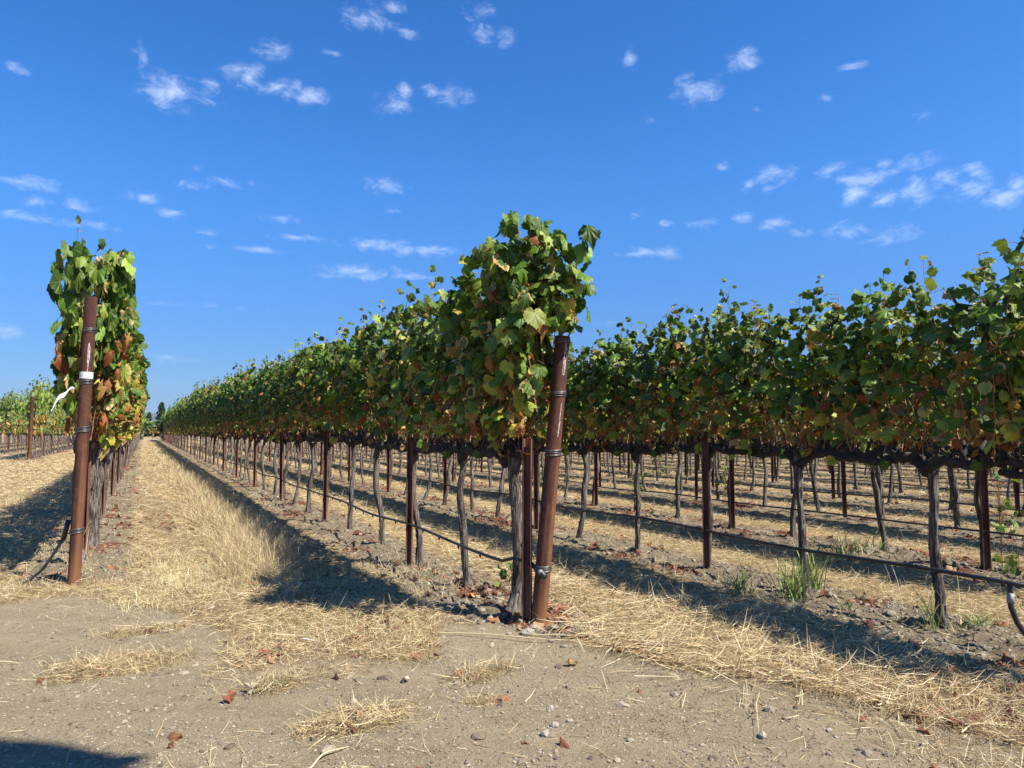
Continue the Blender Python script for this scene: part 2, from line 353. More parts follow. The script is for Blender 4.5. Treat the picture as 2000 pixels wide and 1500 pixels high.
def f_straw(X, Y):
    rd = row_d(X, Y); rm = road_mask(X, Y)
    s = ss(rd, .26, .52)*(.80+.5*ss(fbm(X*.9, Y*.45, seed=9), .35, .6))
    aisle = np.exp(-((X-.85)/1.15)**4)
    band = ss(fbm(X*3, Y*.35, seed=11), .5, .62)*aisle
    s = s*(1-.45*band)
    s = np.maximum(s, .16)
    return np.clip(np.maximum(s*(1-rm), patches(X, Y)*.9) + .03*rm, 0, 1)
def f_litter(X, Y):
    rd = row_d(X, Y); rm = road_mask(X, Y)
    l = .75*(1-ss(rd, .30, .62))*ss(fbm(X*2.6, Y*2.6, seed=21), .50, .68)
    aisle = np.exp(-((X-.75)/.9)**4)*ss(Y, 5, 7)
    l = np.maximum(l, .55*ss(fbm(X*3.3, Y*.8, seed=23), .58, .70)*aisle)
    l = np.maximum(l, .7*np.exp(-((X-2.35)/.28)**2-((Y-3.45)/.35)**2))
    l = np.maximum(l, .3*ss(fbm(X*1.5, Y*1.5, seed=25), .55, .75))
    l = np.maximum(l, .55*np.exp(-((X-3.5)/.5)**2-((Y-1.9)/.5)**2)*ss(fbm(X*5, Y*5, seed=29), .4, .6))
    return np.clip(l*(1-.995*rm) + .3*patches(X, Y)*ss(fbm(X*7, Y*7, seed=27), .5, .7), 0, 1)
def height(X, Y):
    X = np.asarray(X, float); Y = np.asarray(Y, float)
    rd = row_d(X, Y); rm = road_mask(X, Y)
    far = np.exp(-np.hypot(X, Y)/25)
    k_ = np.clip(np.round((X-XB)/SP), 0, 60); st_ = np.where(X < .6, 6.9, 4.1-.95*SP*k_)
    h = .034*np.exp(-(rd/.42)**2)*ss(Y-st_, .1, 2.0)
    h = h + (fbm(X*1.1, Y*1.1, seed=31)-.5)*.07*far
    cl = fbm(X*9, Y*9, seed=33, o=3)
    h = h + (1-rm)*(ss(cl, .45, .72)*.045*np.exp(-(rd/.5)**2)+(cl-.5)*.02)*far
    h = h + rm*((fbm(X*14, Y*14, seed=35, o=3)-.5)*.012)*far
    trk = np.exp(-(np.abs((X*.62+Y*.78)-3.55)/.22)**2)
    q_ = X*.62+Y*.78; wob = .06*np.sin((X*.78-Y*.62)*1.1)
    trk = np.exp(-((q_-3.5-wob)/.13)**2)+np.exp(-((q_-2.62-wob)/.13)**2)-.5*np.exp(-((q_-3.27-wob)/.06)**2)-.5*np.exp(-((q_-2.84-wob)/.06)**2)
    h = h - rm*trk*.016*(.7+.6*vn(X*3, Y*3, seed=37))
    return h

def axis(lo, hi, step, far_lo, far_hi, g=1.07):
    a = list(np.arange(lo, hi, step)); s = step
    while a[-1] < far_hi: s *= g; a.append(a[-1]+s)
    s = step; b = [lo]
    while b[-1] > far_lo: s *= g; b.append(b[-1]-s)
    return np.array(b[:0:-1]+a)
gx = axis(-3.0, 8.5, .03, -2500, 2500, 1.06); gy = axis(1.3, 11.5, .03, -2500, 2500, 1.05)
GX, GY = np.meshgrid(gx, gy, indexing='ij')
GZ = height(GX, GY)
V = np.stack([GX, GY, GZ], -1).reshape(-1, 3)
msk = np.stack([f_straw(GX, GY), f_litter(GX, GY), road_mask(GX, GY)], -1).reshape(-1, 3)
nxg, nyg = GX.shape
idx = np.arange(nxg*nyg).reshape(nxg, nyg)
Fq = np.stack([idx[:-1, :-1], idx[1:, :-1], idx[1:, 1:], idx[:-1, 1:]], -1).reshape(-1, 4)
rmf = msk[Fq, 2].mean(1) > .5
rmf &= (np.abs(V[Fq[:, 0], 0]) < 200) & (np.abs(V[Fq[:, 0], 1]) < 200)
for nm, sel in (('ground', ~rmf), ('dirt_road', rmf)):
    fq = Fq[sel]; used, inv = np.unique(fq.ravel(), return_inverse=True)
    mb = MB(); mb.add(V[used], inv.reshape(-1, 4), 0, True, mask=msk[used])
    tag(mb.build(nm, M_soil), kind='structure')

# ------------------------------------------------------------------ leaves
HALF = [(0, 1), (.07, .90), (.15, .88), (.20, .79), (.29, .80), (.31, .68), (.40, .71), (.50, .74), (.52, .62), (.61, .57), (.57, .46), (.64, .38), (.62, .26), (.67, .16), (.58, .05), (.57, -.08), (.45, -.12), (.39, -.25), (.26, -.24), (.15, -.27), (.06, -.10)]
OUT_HI = np.array([(x, y) for x, y in HALF]+[(-x, y) for x, y in HALF[:0:-1]])
HL = [(0, 1), (.22, .82), (.48, .72), (.60, .40), (.64, .15), (.42, -.2), (.12, -.22)]
OUT_LO = np.array([(x, y) for x, y in HL]+[(-x, y) for x, y in HL[:0:-1]])
OUT_XLO = np.array([(0, 1), (.5, .6), (.55, -.05), (0, -.2), (-.55, -.05), (-.5, .6)])
def leaf_geo(lod):
    o = {0: OUT_HI, 1: OUT_LO, 2: OUT_XLO}[lod]; n = len(o); k = np.arange(n); kn = (k+1) % n
    if lod == 0:
        mid = o*.55+np.array([0, .12])*.45
        v = np.concatenate([[[0, .02]], mid, o])
        f = np.concatenate([np.stack([np.zeros(n, int), kn+1, k+1], 1), np.stack([k+1, kn+1, kn+1+n], 1), np.stack([k+1, kn+1+n, k+1+n], 1)])
    else:
        v = np.concatenate([[[0, .15]], o]); f = np.stack([np.zeros(n, int), kn+1, k+1], 1)
    return v, f
LG = {q: leaf_geo(q) for q in (0, 1, 2)}
def leaves(mb, P, T, Nn, S, col, dry, lod, curl=None, mat=0, rg=None):
    """P base points, T tip dir, Nn normal, S size, col (n,3), dry (n,), curl (n,)"""
    rg = rg or rng
    n = len(P); v2, f = LG[lod]; m = len(v2)
    T = T/(np.linalg.norm(T, axis=1)[:, None]+1e-9)
    Nn = Nn-T*(Nn*T).sum(1)[:, None]; Nn /= np.linalg.norm(Nn, axis=1)[:, None]+1e-9
    B = np.cross(T, Nn)
    curl = np.full(n, .35) if curl is None else curl
    x = v2[None, :, 0]*(1+.15*rg.normal(size=(n, 1))); y = v2[None, :, 1]*np.ones((n, 1))
    r = np.hypot(x, y-.3)
    ph = rg.uniform(0, 6.28, (n, 1)); th = np.arctan2(y-.3, x)
    fold = (rg.uniform(-.1, .9, (n, 1)))*curl[:, None]
    z = -fold*np.abs(x)*1.0 - curl[:, None]*rg.uniform(0, 1.2, (n, 1))*np.clip(y, 0, 1)**2 + curl[:, None]*.42*r*r*np.sin(3*th+ph) + .15*curl[:, None]*r*np.sin(7*th+2*ph)
    x = x*(1-.28*np.clip(curl[:, None], 0, 1.4)*np.abs(x))
    v = P[:, None]+S[:, None, None]*(x[..., None]*B[:, None]+y[..., None]*T[:, None]+z[..., None]*Nn[:, None])
    F = (f[None]+(np.arange(n)*m)[:, None, None]).reshape(-1, 3)
    luvv = np.stack([np.broadcast_to(v2[None, :, 0], (n, m)), np.broadcast_to(v2[None, :, 1], (n, m)), np.broadcast_to(dry[:, None], (n, m))], -1)
    mb.add(v.reshape(-1, 3), F, mat, True, col=np.repeat(col, m, 0), luv=luvv.reshape(-1, 3))
PAL = np.array([(.040, .085, .008), (.082, .145, .013), (.155, .23, .028), (.29, .34, .055), (.42, .34, .05), (.30, .15, .035), (.46, .29, .10), (.25, .07, .02)])
PT = np.array([.32, .36, .18, .10, .01, .008, .018, .004])
PBt = np.array([.07, .08, .08, .11, .07, .27, .12, .22])
def leaf_cols(h, rg, sunny=0):
    """h 0 bottom..1 top"""
    p = PBt[None]*(1-h[:, None])+PT[None]*h[:, None]
    cum = np.cumsum(p/p.sum(1)[:, None], 1); k = (rg.uniform(size=(len(h), 1)) > cum).sum(1).clip(0, 7)
    c = PAL[k]*rg.uniform(.75, 1.3, (len(h), 1))*(1+rg.normal(size=(len(h), 3))*.06)
    return np.clip(c, .005, .8), k

def crown_mesh(name, seed, lod=0, nshoot=15, top=1.28, width=.175, dens=1.3, lsize=.083, ext=.58, lateral=260, endface=0, strag=.25, cut=None):
    rg = np.random.default_rng(seed); mb = MB()
    P = []; T = []; Nn = []; S = []; Hh = []; c0 = []; c1 = []; cr = []
    bx = np.linspace(-ext, ext, nshoot)+rg.normal(size=nshoot)*.02
    for q in range(nshoot):
        Lh = top*rg.uniform(.64, 1.08)+(rg.uniform(.05, .26) if rg.random() < strag else 0)
        nn_ = int(Lh/.068*dens); s = np.linspace(0, 1, 14)
        side = rg.choice([-1, 1]); lean = rg.uniform(.02, width*.75)*side
        px = lean*np.sin(s*2.2)+.03*np.cumsum(rg.normal(size=14))*.5
        py = bx[q]+rg.normal()*.13*s+.02*np.cumsum(rg.normal(size=14))*.6
        pz = .05+Lh*s
        if rg.random() < .25 and lod == 0: pz = pz-ss(s, .8, 1)*rg.uniform(0, .12)
        path = np.stack([px, py, pz], 1)
        c0.append(path[:-1]); c1.append(path[1:]); cr.append(np.linspace(.0052, .002, 13))
        u = np.linspace(.10, 1, nn_); pt = np.stack([np.interp(u, s, path[:, i]) for i in range(3)], 1)
        skip = rg.random(nn_) < np.where(u*Lh < .36, .62, .06); pt = pt[~skip]; u = u[~skip]; n = len(u)
        alt = np.where(np.arange(n) % 2, 1, -1)*rg.choice([-1, 1])
        ang = rg.normal(size=n)*.9+np.where(alt > 0, 0, np.pi)
        o = np.stack([np.cos(ang), np.sin(ang)*.9, rg.uniform(.0, .5, n)], 1)
        pet = rg.uniform(.05, .12, n)*(1-.5*ss(u, .8, 1))
        base = pt+o*pet[:, None]
        if lod == 0: c0.append(pt); c1.append(base); cr.append(np.full(n, .0016))
        P.append(base); Hh.append(np.clip(base[:, 2]/top, 0, 1.2))
        out_ = np.stack([np.sign(base[:, 0]+rg.normal(size=n)*.06)*rg.uniform(.3, 1.1, n), o[:, 1]*.5, np.zeros(n)], 1)
        T.append(out_*.55+np.stack([np.zeros(n), np.zeros(n), -rg.uniform(.2, 1.1, n)], 1)+rg.normal(size=(n, 3))*.35+np.array([0, 0, 1])*ss(u, .9, 1)[:, None]*1.0)
        Nn.append(out_*.5+np.array([0, -.5, .75])+rg.normal(size=(n, 3))*.6)
        S.append(lsize*rg.uniform(.65, 1.2, n)*(1-.38*ss(u, .86, 1.0)))
    # lateral leaves filling the hedge faces
    n = int(lateral*dens)
    z = top*np.clip(rg.beta(2.1, 1.6, n)*1.06-.05, -.05, .96)
    sx = rg.choice([-1, 1], n)
    base = np.stack([sx*width*rg.uniform(.45, 1.05, n)*(1-.35*ss(z/top, .75, 1))*(.35+.65*ss(z/top, .05, .4)), rg.uniform(-ext, ext, n), z], 1)
    P.append(base); Hh.append(z/top)
    out_ = np.stack([sx*rg.uniform(.4, 1, n), rg.normal(size=n)*.4, np.zeros(n)], 1)
    T.append(out_*.4+np.stack([np.zeros(n), np.zeros(n), -rg.uniform(.3, 1.1, n)], 1)+rg.normal(size=(n, 3))*.35)
    Nn.append(out_*.5+np.array([0, -.5, .6])+rg.normal(size=(n, 3))*.55); S.append(lsize*rg.uniform(.6, 1.15, n))
    if endface:                                  # leaves facing along the row at its free end (local -Y)
        n = endface
        z = top*rg.beta(2.5, 1.25, n)
        base = np.stack([rg.uniform(-1, 1, n)*width*1.15*(.45+.6*ss(z/top, .1, .6)), -ext-rg.uniform(-.15, .14, n), z], 1)
        P.append(base); Hh.append(z/top); out_ = np.stack([rg.normal(size=n)*.5, -np.ones(n), np.zeros(n)], 1)
        T.append(out_*.4+np.stack([np.zeros(n), np.zeros(n), -rg.uniform(.4, 1.1, n)], 1)+rg.normal(size=(n, 3))*.3)
        Nn.append(out_*.9+np.array([0, 0, .5])+rg.normal(size=(n, 3))*.4); S.append(lsize*rg.uniform(.8, 1.3, n))
    P, T, Nn, S, Hh = map(np.concatenate, (P, T, Nn, S, Hh))
    if cut:
        kp = ~((P[:, 2] < cut[0]) & (P[:, 1] < cut[1]) & (P[:, 0] > -.07))
        P, T, Nn, S, Hh = P[kp], T[kp], Nn[kp], S[kp], Hh[kp]
    h = np.clip((Hh-.10+.07*rg.normal(size=len(Hh)))/.54, 0, 1)
    c, k = leaf_cols(h, rg)
    dry = np.where(rg.random(len(P)) < .13+.25*(1-h), rg.uniform(0, .55, len(P)), -1.)
    dead = k >= 5
    dry = np.where(dead, -1, dry)
    S = np.where(dead, S*rg.uniform(.6, .9, len(P)), S)
    curl = np.where(dead, rg.uniform(.9, 1.7, len(P)), rg.uniform(.25, .95, len(P)))
    leaves(mb, P, T, Nn, S, c, dry, lod, curl, 0, rg)
    if lod < 2:
        c0, c1, cr = map(np.concatenate, (c0, c1, cr))
        if cut:
            kk = ~((c1[:, 2] < cut[0]) & (c1[:, 1] < cut[1]) & (c1[:, 0] > -.07)); c0, c1, cr = c0[kk], c1[kk], cr[kk]
        v, f = thin_tubes(c0, c1, cr*(1.1 if lod == 0 else 1.3))
        mb.add(v, f, 1, True)
    return mb.mesh(name, [M_leaf, M_cane])

def trunk_mb(seed, lod=0, r0=.040, hh=1.06, mb=None, off=(0, 0), tz=0):
    rg = np.random.default_rng(seed); n = 40 if lod == 0 else 9 if lod == 1 else 5; sides = 18 if lod == 0 else 7 if lod == 1 else 5
    z = np.linspace(-.12, hh, n); s = (z/hh).clip(0, 1)
    ph = rg.uniform(0, 6.28, 4); am = rg.uniform(.015, .045, 2); ln = rg.normal(size=2)*.03
    x = am[0]*np.sin(s*4.2+ph[0])+ln[0]*(1-s)+.007*np.sin(s*14+ph[1]); y = am[1]*np.sin(s*3.6+ph[2])+ln[1]*(1-s)*1.6+.008*np.sin(s*11+ph[3])
    x = x-np.interp(hh, z, x)*s; y = y-np.interp(hh, z, y)*s
    r = r0*(1+.45*np.exp(-((s)/.05)**2)+.12*np.sin(s*9+ph[1])*rg.uniform(.3, 1)+.22*ss(s, .88, 1.0)-.12*s)
    tw = rg.uniform(2, 5)
    def fl(th, i):
        zz = z[i.astype(int)] if hasattr(i, 'astype') else z[i]
        a = th+zz*tw*.35
        return 1+.34*(vn(np.cos(a)*2.3+5, np.sin(a)*2.3+5, zz*5+seed)-.5)+.45*(vn(np.cos(a)*5+9, np.sin(a)*5+9, zz*9+seed)-.5)+.10*np.sin(a*5+zz*4)
    v, f = tube(np.stack([x+off[0], y+off[1], z+tz], 1), r, sides, flute=fl)
    mb = mb or MB(); mb.add(v, f, 0, True)
    if lod == 0:   # peeling bark strips
        k = 110; th = rg.uniform(0, 6.28, k); zz = rg.uniform(.03, hh*.96, k)
        rr = np.interp(zz, z, r)*1.03; cx = np.interp(zz, z, x); cy = np.interp(zz, z, y)
        p0 = np.stack([cx+rr*np.cos(th), cy+rr*np.sin(th), zz], 1)
        zz2 = zz+rg.uniform(.03, .13, k); rr2 = np.interp(zz2, z, r)*rg.uniform(1.0, 1.22, k)
        p1 = np.stack([np.interp(zz2, z, x)+rr2*np.cos(th+.1), np.interp(zz2, z, y)+rr2*np.sin(th+.1), zz2], 1)
        v, f = thin_tubes(p0, p1, rg.uniform(.0022, .005, k)); mb.add(v, f, 0, False)
    return mb
def cordon_mb(seed, lod=0, ext=.60, z0=1.04, mb=None, off=(0, 0), mat=0):
    rg = np.random.default_rng(seed+500); mb = mb or MB()
    n = 22 if lod == 0 else 5; sides = 10 if lod == 0 else 5
    for sgn in (-1, 1):
        s = np.linspace(0, 1, n)
        y = sgn*ext*s; z = z0-.03+.06*ss(s, 0, .16)+.018*np.sin(s*9+rg.uniform(0, 6)); x = .012*np.sin(s*7+rg.uniform(0, 6))
        r = (.038-.015*s)*(1+.16*np.sin(s*40+rg.uniform(0, 6)))
        fl = (lambda th, i: 1+.3*(vn(np.cos(th)*2+4, np.sin(th)*2+4, i*.7+seed)-.5)) if lod == 0 else None
        v, f = tube(np.stack([x+off[0], y+off[1], z], 1), r, sides, ref=(0, 0, 1), flute=fl); mb.add(v, f, mat, True)
    if lod < 2:   # spurs
        k = 26 if lod == 0 else 12
        ys = np.linspace(-ext*.97, ext*.97, k)+rg.normal(size=k)*.015
        for y in ys:
            l = rg.uniform(.04, .15); a = rg.normal()*.6
            p = np.array([[0, y, z0+.01], [math.sin(a)*l*.45, y+rg.normal()*.015, z0+.03+l*.5], [math.sin(a)*l, y+rg.normal()*.03, z0+.03+l]])+np.array([off[0], off[1], 0])
            v, f = tube(p, [.017, .014, .009], 6 if lod == 0 else 4); mb.add(v, f, mat, True)
    return mb

def top_scale(row, Y):
    if row == 'L': return 1.6
    if row == 'A': return 1.33*(1-.10*ss(Y, 9, 14))
    return 1.0+.50*ss(Y, 6, 46) if row in ('B', 'L') else .95+.10*ss(Y, 6, 40)

# ------------------------------------------------------------------ vine and post lists
ORD = 'first second third fourth fifth sixth seventh eighth ninth tenth eleventh twelfth thirteenth fourteenth fifteenth sixteenth seventeenth eighteenth nineteenth twentieth'.split()
TENS = {2: 'twenty', 3: 'thirty', 4: 'forty', 5: 'fifty', 6: 'sixty', 7: 'seventy', 8: 'eighty', 9: 'ninety'}
def ordw(n):
    if n < 20: return ORD[n]
    q, r_ = divmod(n+1, 10); return (TENS[q]+'-'+ORD[r_-1]) if r_ else TENS[q][:-1]+'ieth'
def in_view(X, Y, marg=.9):
    d = np.array([X, Y]); z = d@FWD; x = d@RGT
    return z > 0 and abs(x) < z*1000/1400+marg+.06*z
vines = []; posts = []
def add_row(row, X, ys, py, zmax):
    for y in ys:
        if in_view(X, y) and np.hypot(X, y) < zmax: vines.append((row, X, y))
    for y in py:
        if in_view(X, y, .3) and np.hypot(X, y) < zmax: posts.append((row, X, y))
VS = 1.14
add_row('B', XB, [4.38]+[5.22+VS*k for k in range(96)], [4.17]+[6.33+3.42*k for k in range(30)], 115)
add_row('A', XA, [7.75, 8.95]+[8.95+VS*k for k in range(1, 92)], [8.4, 11.95]+[11.95+3.42*k for k in range(1, 28)], 115)
for k in range(1, 23):
    X = XB+SP*k; ph = [.0, 2.88, 3.84, 3.4, 3.75, 3.1][k] if k < 6 else 3+random.random()
    ys = [ph-1.02+1.02*q for q in range(62 if k < 8 else 50)]
    p0 = {1: 4.88, 2: 3.79, 3: 3.9}.get(k, ph+1.0*random.randint(0, 2)+.12)
    add_row('R%d' % k, X, ys, [p0-3.06+3.06*q for q in range(19)], 105 if k < 3 else 62)
for k in range(0, 4):
    st = 37.2+9*k
    add_row('L%d' % k, XA-3.83-SP*k, [st+.5+VS*q for q in range(60)], [st+1.6+3.42*q for q in range(18)], 115)
def rowname(r):
    if r == 'A': return 'the row of the left end post'
    if r == 'B': return 'the row of the leaning middle post'
    if r[0] == 'R': return 'row '+['one', 'two', 'three', 'four', 'five', 'six', 'seven', 'eight', 'nine', 'ten', 'eleven', 'twelve', 'thirteen', 'fourteen', 'fifteen', 'sixteen', 'seventeen', 'eighteen', 'nineteen', 'twenty', 'twenty-one', 'twenty-two'][int(r[1:])-1]+' beyond the leaning post'
    return 'far left block, row '+['one', 'two', 'three', 'four'][int(r[1:])]
rank = {'A': .80, 'B': .62}
def near_key(v):
    d = math.hypot(v[1], v[2]); return d*(rank.get(v[0], 1.0))
vines.sort(key=near_key); posts.sort(key=near_key)
NV = 296; NP = 150
near_v, far_v = vines[:NV], vines[NV:]
near_p, far_p = posts[:NP], posts[NP:]

# ------------------------------------------------------------------ vine variants
CZ = 1.08
crown_hi = [crown_mesh('crown', 100+q, 0) for q in range(10)]
crown_A = [crown_mesh('crown', 150+q, 0, width=.32, lateral=360, strag=.1) for q in range(4)]
crown_mid = [crown_mesh('crown', 200+q, 1, lsize=.088) for q in range(8)]
trunk_hi = [trunk_mb(300+q, 0, r0=.019+.014*random.random()).mesh('trunk', [M_bark]) for q in range(9)]
trunk_lo = [trunk_mb(330+q, 1, r0=.024+.010*random.random()).mesh('trunk', [M_bark]) for q in range(6)]
cord_hi = [cordon_mb(400+q, 0).mesh('cordon', [M_wood]) for q in range(5)]
cord_lo = [cordon_mb(430+q, 1).mesh('cordon', [M_wood]) for q in range(4)]
special = {('B', 4.38): (crown_mesh('crown', 901, 0, nshoot=22, top=1.52, width=.28, lsize=.098, ext=.42, lateral=400, endface=130, strag=.15, cut=(.84, -.27)), trunk_mb(903, 0, r0=.040).mesh('trunk', [M_bark])),
           ('A', 7.75): (crown_mesh('crown', 911, 0, nshoot=22, top=1.25, width=.31, lsize=.094, ext=.55, lateral=400, endface=120, strag=.05), trunk_mb(913, 0, r0=.04).mesh('trunk', [M_bark])),
           ('A', 8.95): (None, trunk_mb(917, 0, r0=.052).mesh('trunk', [M_bark]))}
cnt = {}
order = sorted(range(len(near_v)), key=lambda i: (near_v[i][0], near_v[i][2]))
rv = np.random.default_rng(5)
ADJ = ['full green canopy', 'yellowing lower leaves', 'rust brown lower leaves', 'a ragged shoot tip', 'dense dark leaves', 'a thin gnarled trunk']
for i in order:
    row, X, Y = near_v[i]; k = cnt.get(row, 0); cnt[row] = k+1
    d = math.hypot(X, Y); hi = d < 15 if row in 'AB' else d < 12
    end = ', the one at the row end' if (k == 0 and row in ('A', 'B')) else ''
    lab = 'leafy grapevine, %s from the near end of %s' % (ordw(k), rowname(row))
    if row[0] == 'R': lab = 'leafy grapevine, %s in frame from the near end, %s' % (ordw(k), rowname(row))
    rz = 0; flip = -1 if rv.random() < .5 else 1
    sp_ = special.get((row, round(Y, 2)))
    if sp_ and row+str(round(Y, 2)) != 'A8.95': flip = 1
    gz = float(height(X, Y))
    t_ = thing('grapevine', lab, 'grapevine', (X, Y, gz), rz, 'grapevines trained along the trellis rows')
    tm = trunk_hi[rv.integers(9)] if hi else trunk_lo[rv.integers(6)]
    cm = crown_hi[rv.integers(10)] if hi else crown_mid[rv.integers(8)]
    kz = (1.13 if row == 'B' else 1.07 if row[0] == 'R' else 1.12)/1.13
    if row == 'A' and Y < 45: cm = crown_A[rv.integers(4)]
    if sp_:
        tm = sp_[1]; cm = sp_[0] or cm
    o = obj('trunk', tm, t_); o.scale = (rv.uniform(.9, 1.12), rv.uniform(.9, 1.12), kz*1.0)
    if not sp_: o.rotation_euler[2] = rv.uniform(-.5, .5)+(math.pi if rv.random() < .5 else 0)
    o.rotation_euler[0] = rv.normal()*.012; o.rotation_euler[1] = rv.normal()*.02
    o = obj('cordon', (cord_hi[rv.integers(5)] if hi else cord_lo[rv.integers(4)]), t_); o.scale[2] = kz
    if sp_ and row == 'B': o.scale[1] = .50; o.location[1] = .13
    o = obj('crown', cm, t_, (.07 if row == 'A' else 0, 0, CZ*kz)); o.scale = (flip*(rv.uniform(.78, 1.24) if row == 'A' else rv.uniform(.92, 1.12)), rv.uniform(.97, 1.06), top_scale(row[0], Y)*rv.uniform(.94, 1.06)*kz*(1 if sp_ else .93+.14*float(vn(Y*.55+X*3, X, seed=8)))*{('R1', 2.88): 1.08, ('R1', 1.86): 1.08}.get((row, round(Y, 2)), 1))
# far vines: one mass
if far_v:
    mb = MB(); rg = np.random.default_rng(77)
    def tri_arrays(me):
        v = np.empty(len(me.vertices)*3, np.float32); me.vertices.foreach_get('co', v)
        f = np.empty(len(me.loops), np.int32); me.loops.foreach_get('vertex_index', f)
        m = np.empty(len(me.polygons), np.int32); me.polygons.foreach_get('material_index', m)
        out = []
        for nm in ('col', 'luv'):
            if nm in me.attributes:
                a = np.empty(len(me.vertices)*3, np.float32); me.attributes[nm].data.foreach_get('vector', a); out.append(a.reshape(-1, 3))
            else: out.append(None)
        return v.reshape(-1, 3), f.reshape(-1, 3), m, out
    fc = [crown_mesh('crown_far', 600+q, 2, nshoot=14, dens=.85, lsize=.125, lateral=170) for q in range(6)]
    fa = [tri_arrays(m) for m in fc]
    ft = [tri_arrays(cordon_mb(700+q, 2, mb=trunk_mb(700+q, 2, r0=.030), mat=1).mesh('t', [M_bark])) for q in range(5)]
    mb = MB()
    for (row, X, Y) in far_v:
        gz = float(height(X, Y)); s = rg.choice([-1., 1.])
        v, f, m, (c_, l_) = fa[rg.integers(6)]
        sc = np.array([s*rg.uniform(.95, 1.1), 1, top_scale(row[0], Y)*rg.uniform(.93, 1.08)])
        mb.add(v*sc+[X, Y, gz+CZ], f, 0, True, col=c_, luv=l_)
        v, f, m, _ = ft[rg.integers(5)]
        mb.add(v*[s, s, 1]+[X, Y, gz], f, 1, True); mb.m[-1] = m+1
    tag(mb.build('distant_vines', [M_leaf, M_bark, M_wood]), 'mass of distant grapevines filling the rows towards the horizon', 'vines', kind='stuff')
    for m in fc: bpy.data.meshes.remove(m)

# ------------------------------------------------------------------ line posts (rolled steel channel)
def channel_mb(h=2.0, w_=.030, dep=.034, lip=.012, th=.0035, z0=-.3, tx=0, ty=0, mb=None):
    # open channel profile, opening towards -Y
    o = np.array([(-w_-lip, -dep), (-w_, -dep), (-w_, 0), (w_, 0), (w_, -dep), (w_+lip, -dep)])
    nrm = np.array([(0, -1), (-1, -1), (-1, 1), (1, 1), (1, -1), (0, -1)])*th
    prof = np.concatenate([o, (o+nrm)[::-1]]); n = len(prof)
    zs = np.array([z0, h]); v = np.array([(x+tx, y+ty, z) for z in zs for x, y in prof])
    k = np.arange(n); kn = (k+1) % n
    f = np.stack([k, kn, kn+n, k+n], 1)
    mb = mb or MB(); mb.add(v, f, 0, False)
    m = n//2
    cap = np.array([[i, i+1, n-2-i, n-1-i] for i in range(m-1)])
    mb.add(v[n:], cap, 0, False)
    return mb
post_me = channel_mb(1.17, w_=.021, dep=.030, lip=.009).mesh('line_post', [M_rust2])
post_short = channel_mb(1.15, w_=.022, dep=.03, lip=.009).mesh('line_post', [M_rust2])
tips = []
cnt = {}
for (row, X, Y) in sorted(near_p, key=lambda p: (p[0], p[2])):
    k = cnt.get(row, 0); cnt[row] = k+1
    first = row == 'B' and k == 0
    o = obj('steel_post', post_short if first else post_me, None, (X+(-.015 if first else -.05), Y-(.04 if first else 0), float(height(X, Y))), rv.normal()*.08-.85)
    if row == 'A': o.location[0] = X+.02; o.rotation_euler[2] = -.7
    o.rotation_euler[0] = rv.normal()*.006; o.rotation_euler[1] = rv.normal()*.006
    tag(o, 'rusty channel post, %s from the near end, %s' % (ordw(k), rowname(row)), 'trellis post', 'steel posts along the trellis rows')
if far_p:
    mb = MB()
    for (row, X, Y) in far_p: channel_mb(1.17, tx=X-.05, ty=Y, mb=mb)
    tag(mb.build('distant_steel_posts', M_rust2), 'mass of distant rusty steel posts among the far rows', 'trellis posts', kind='stuff')

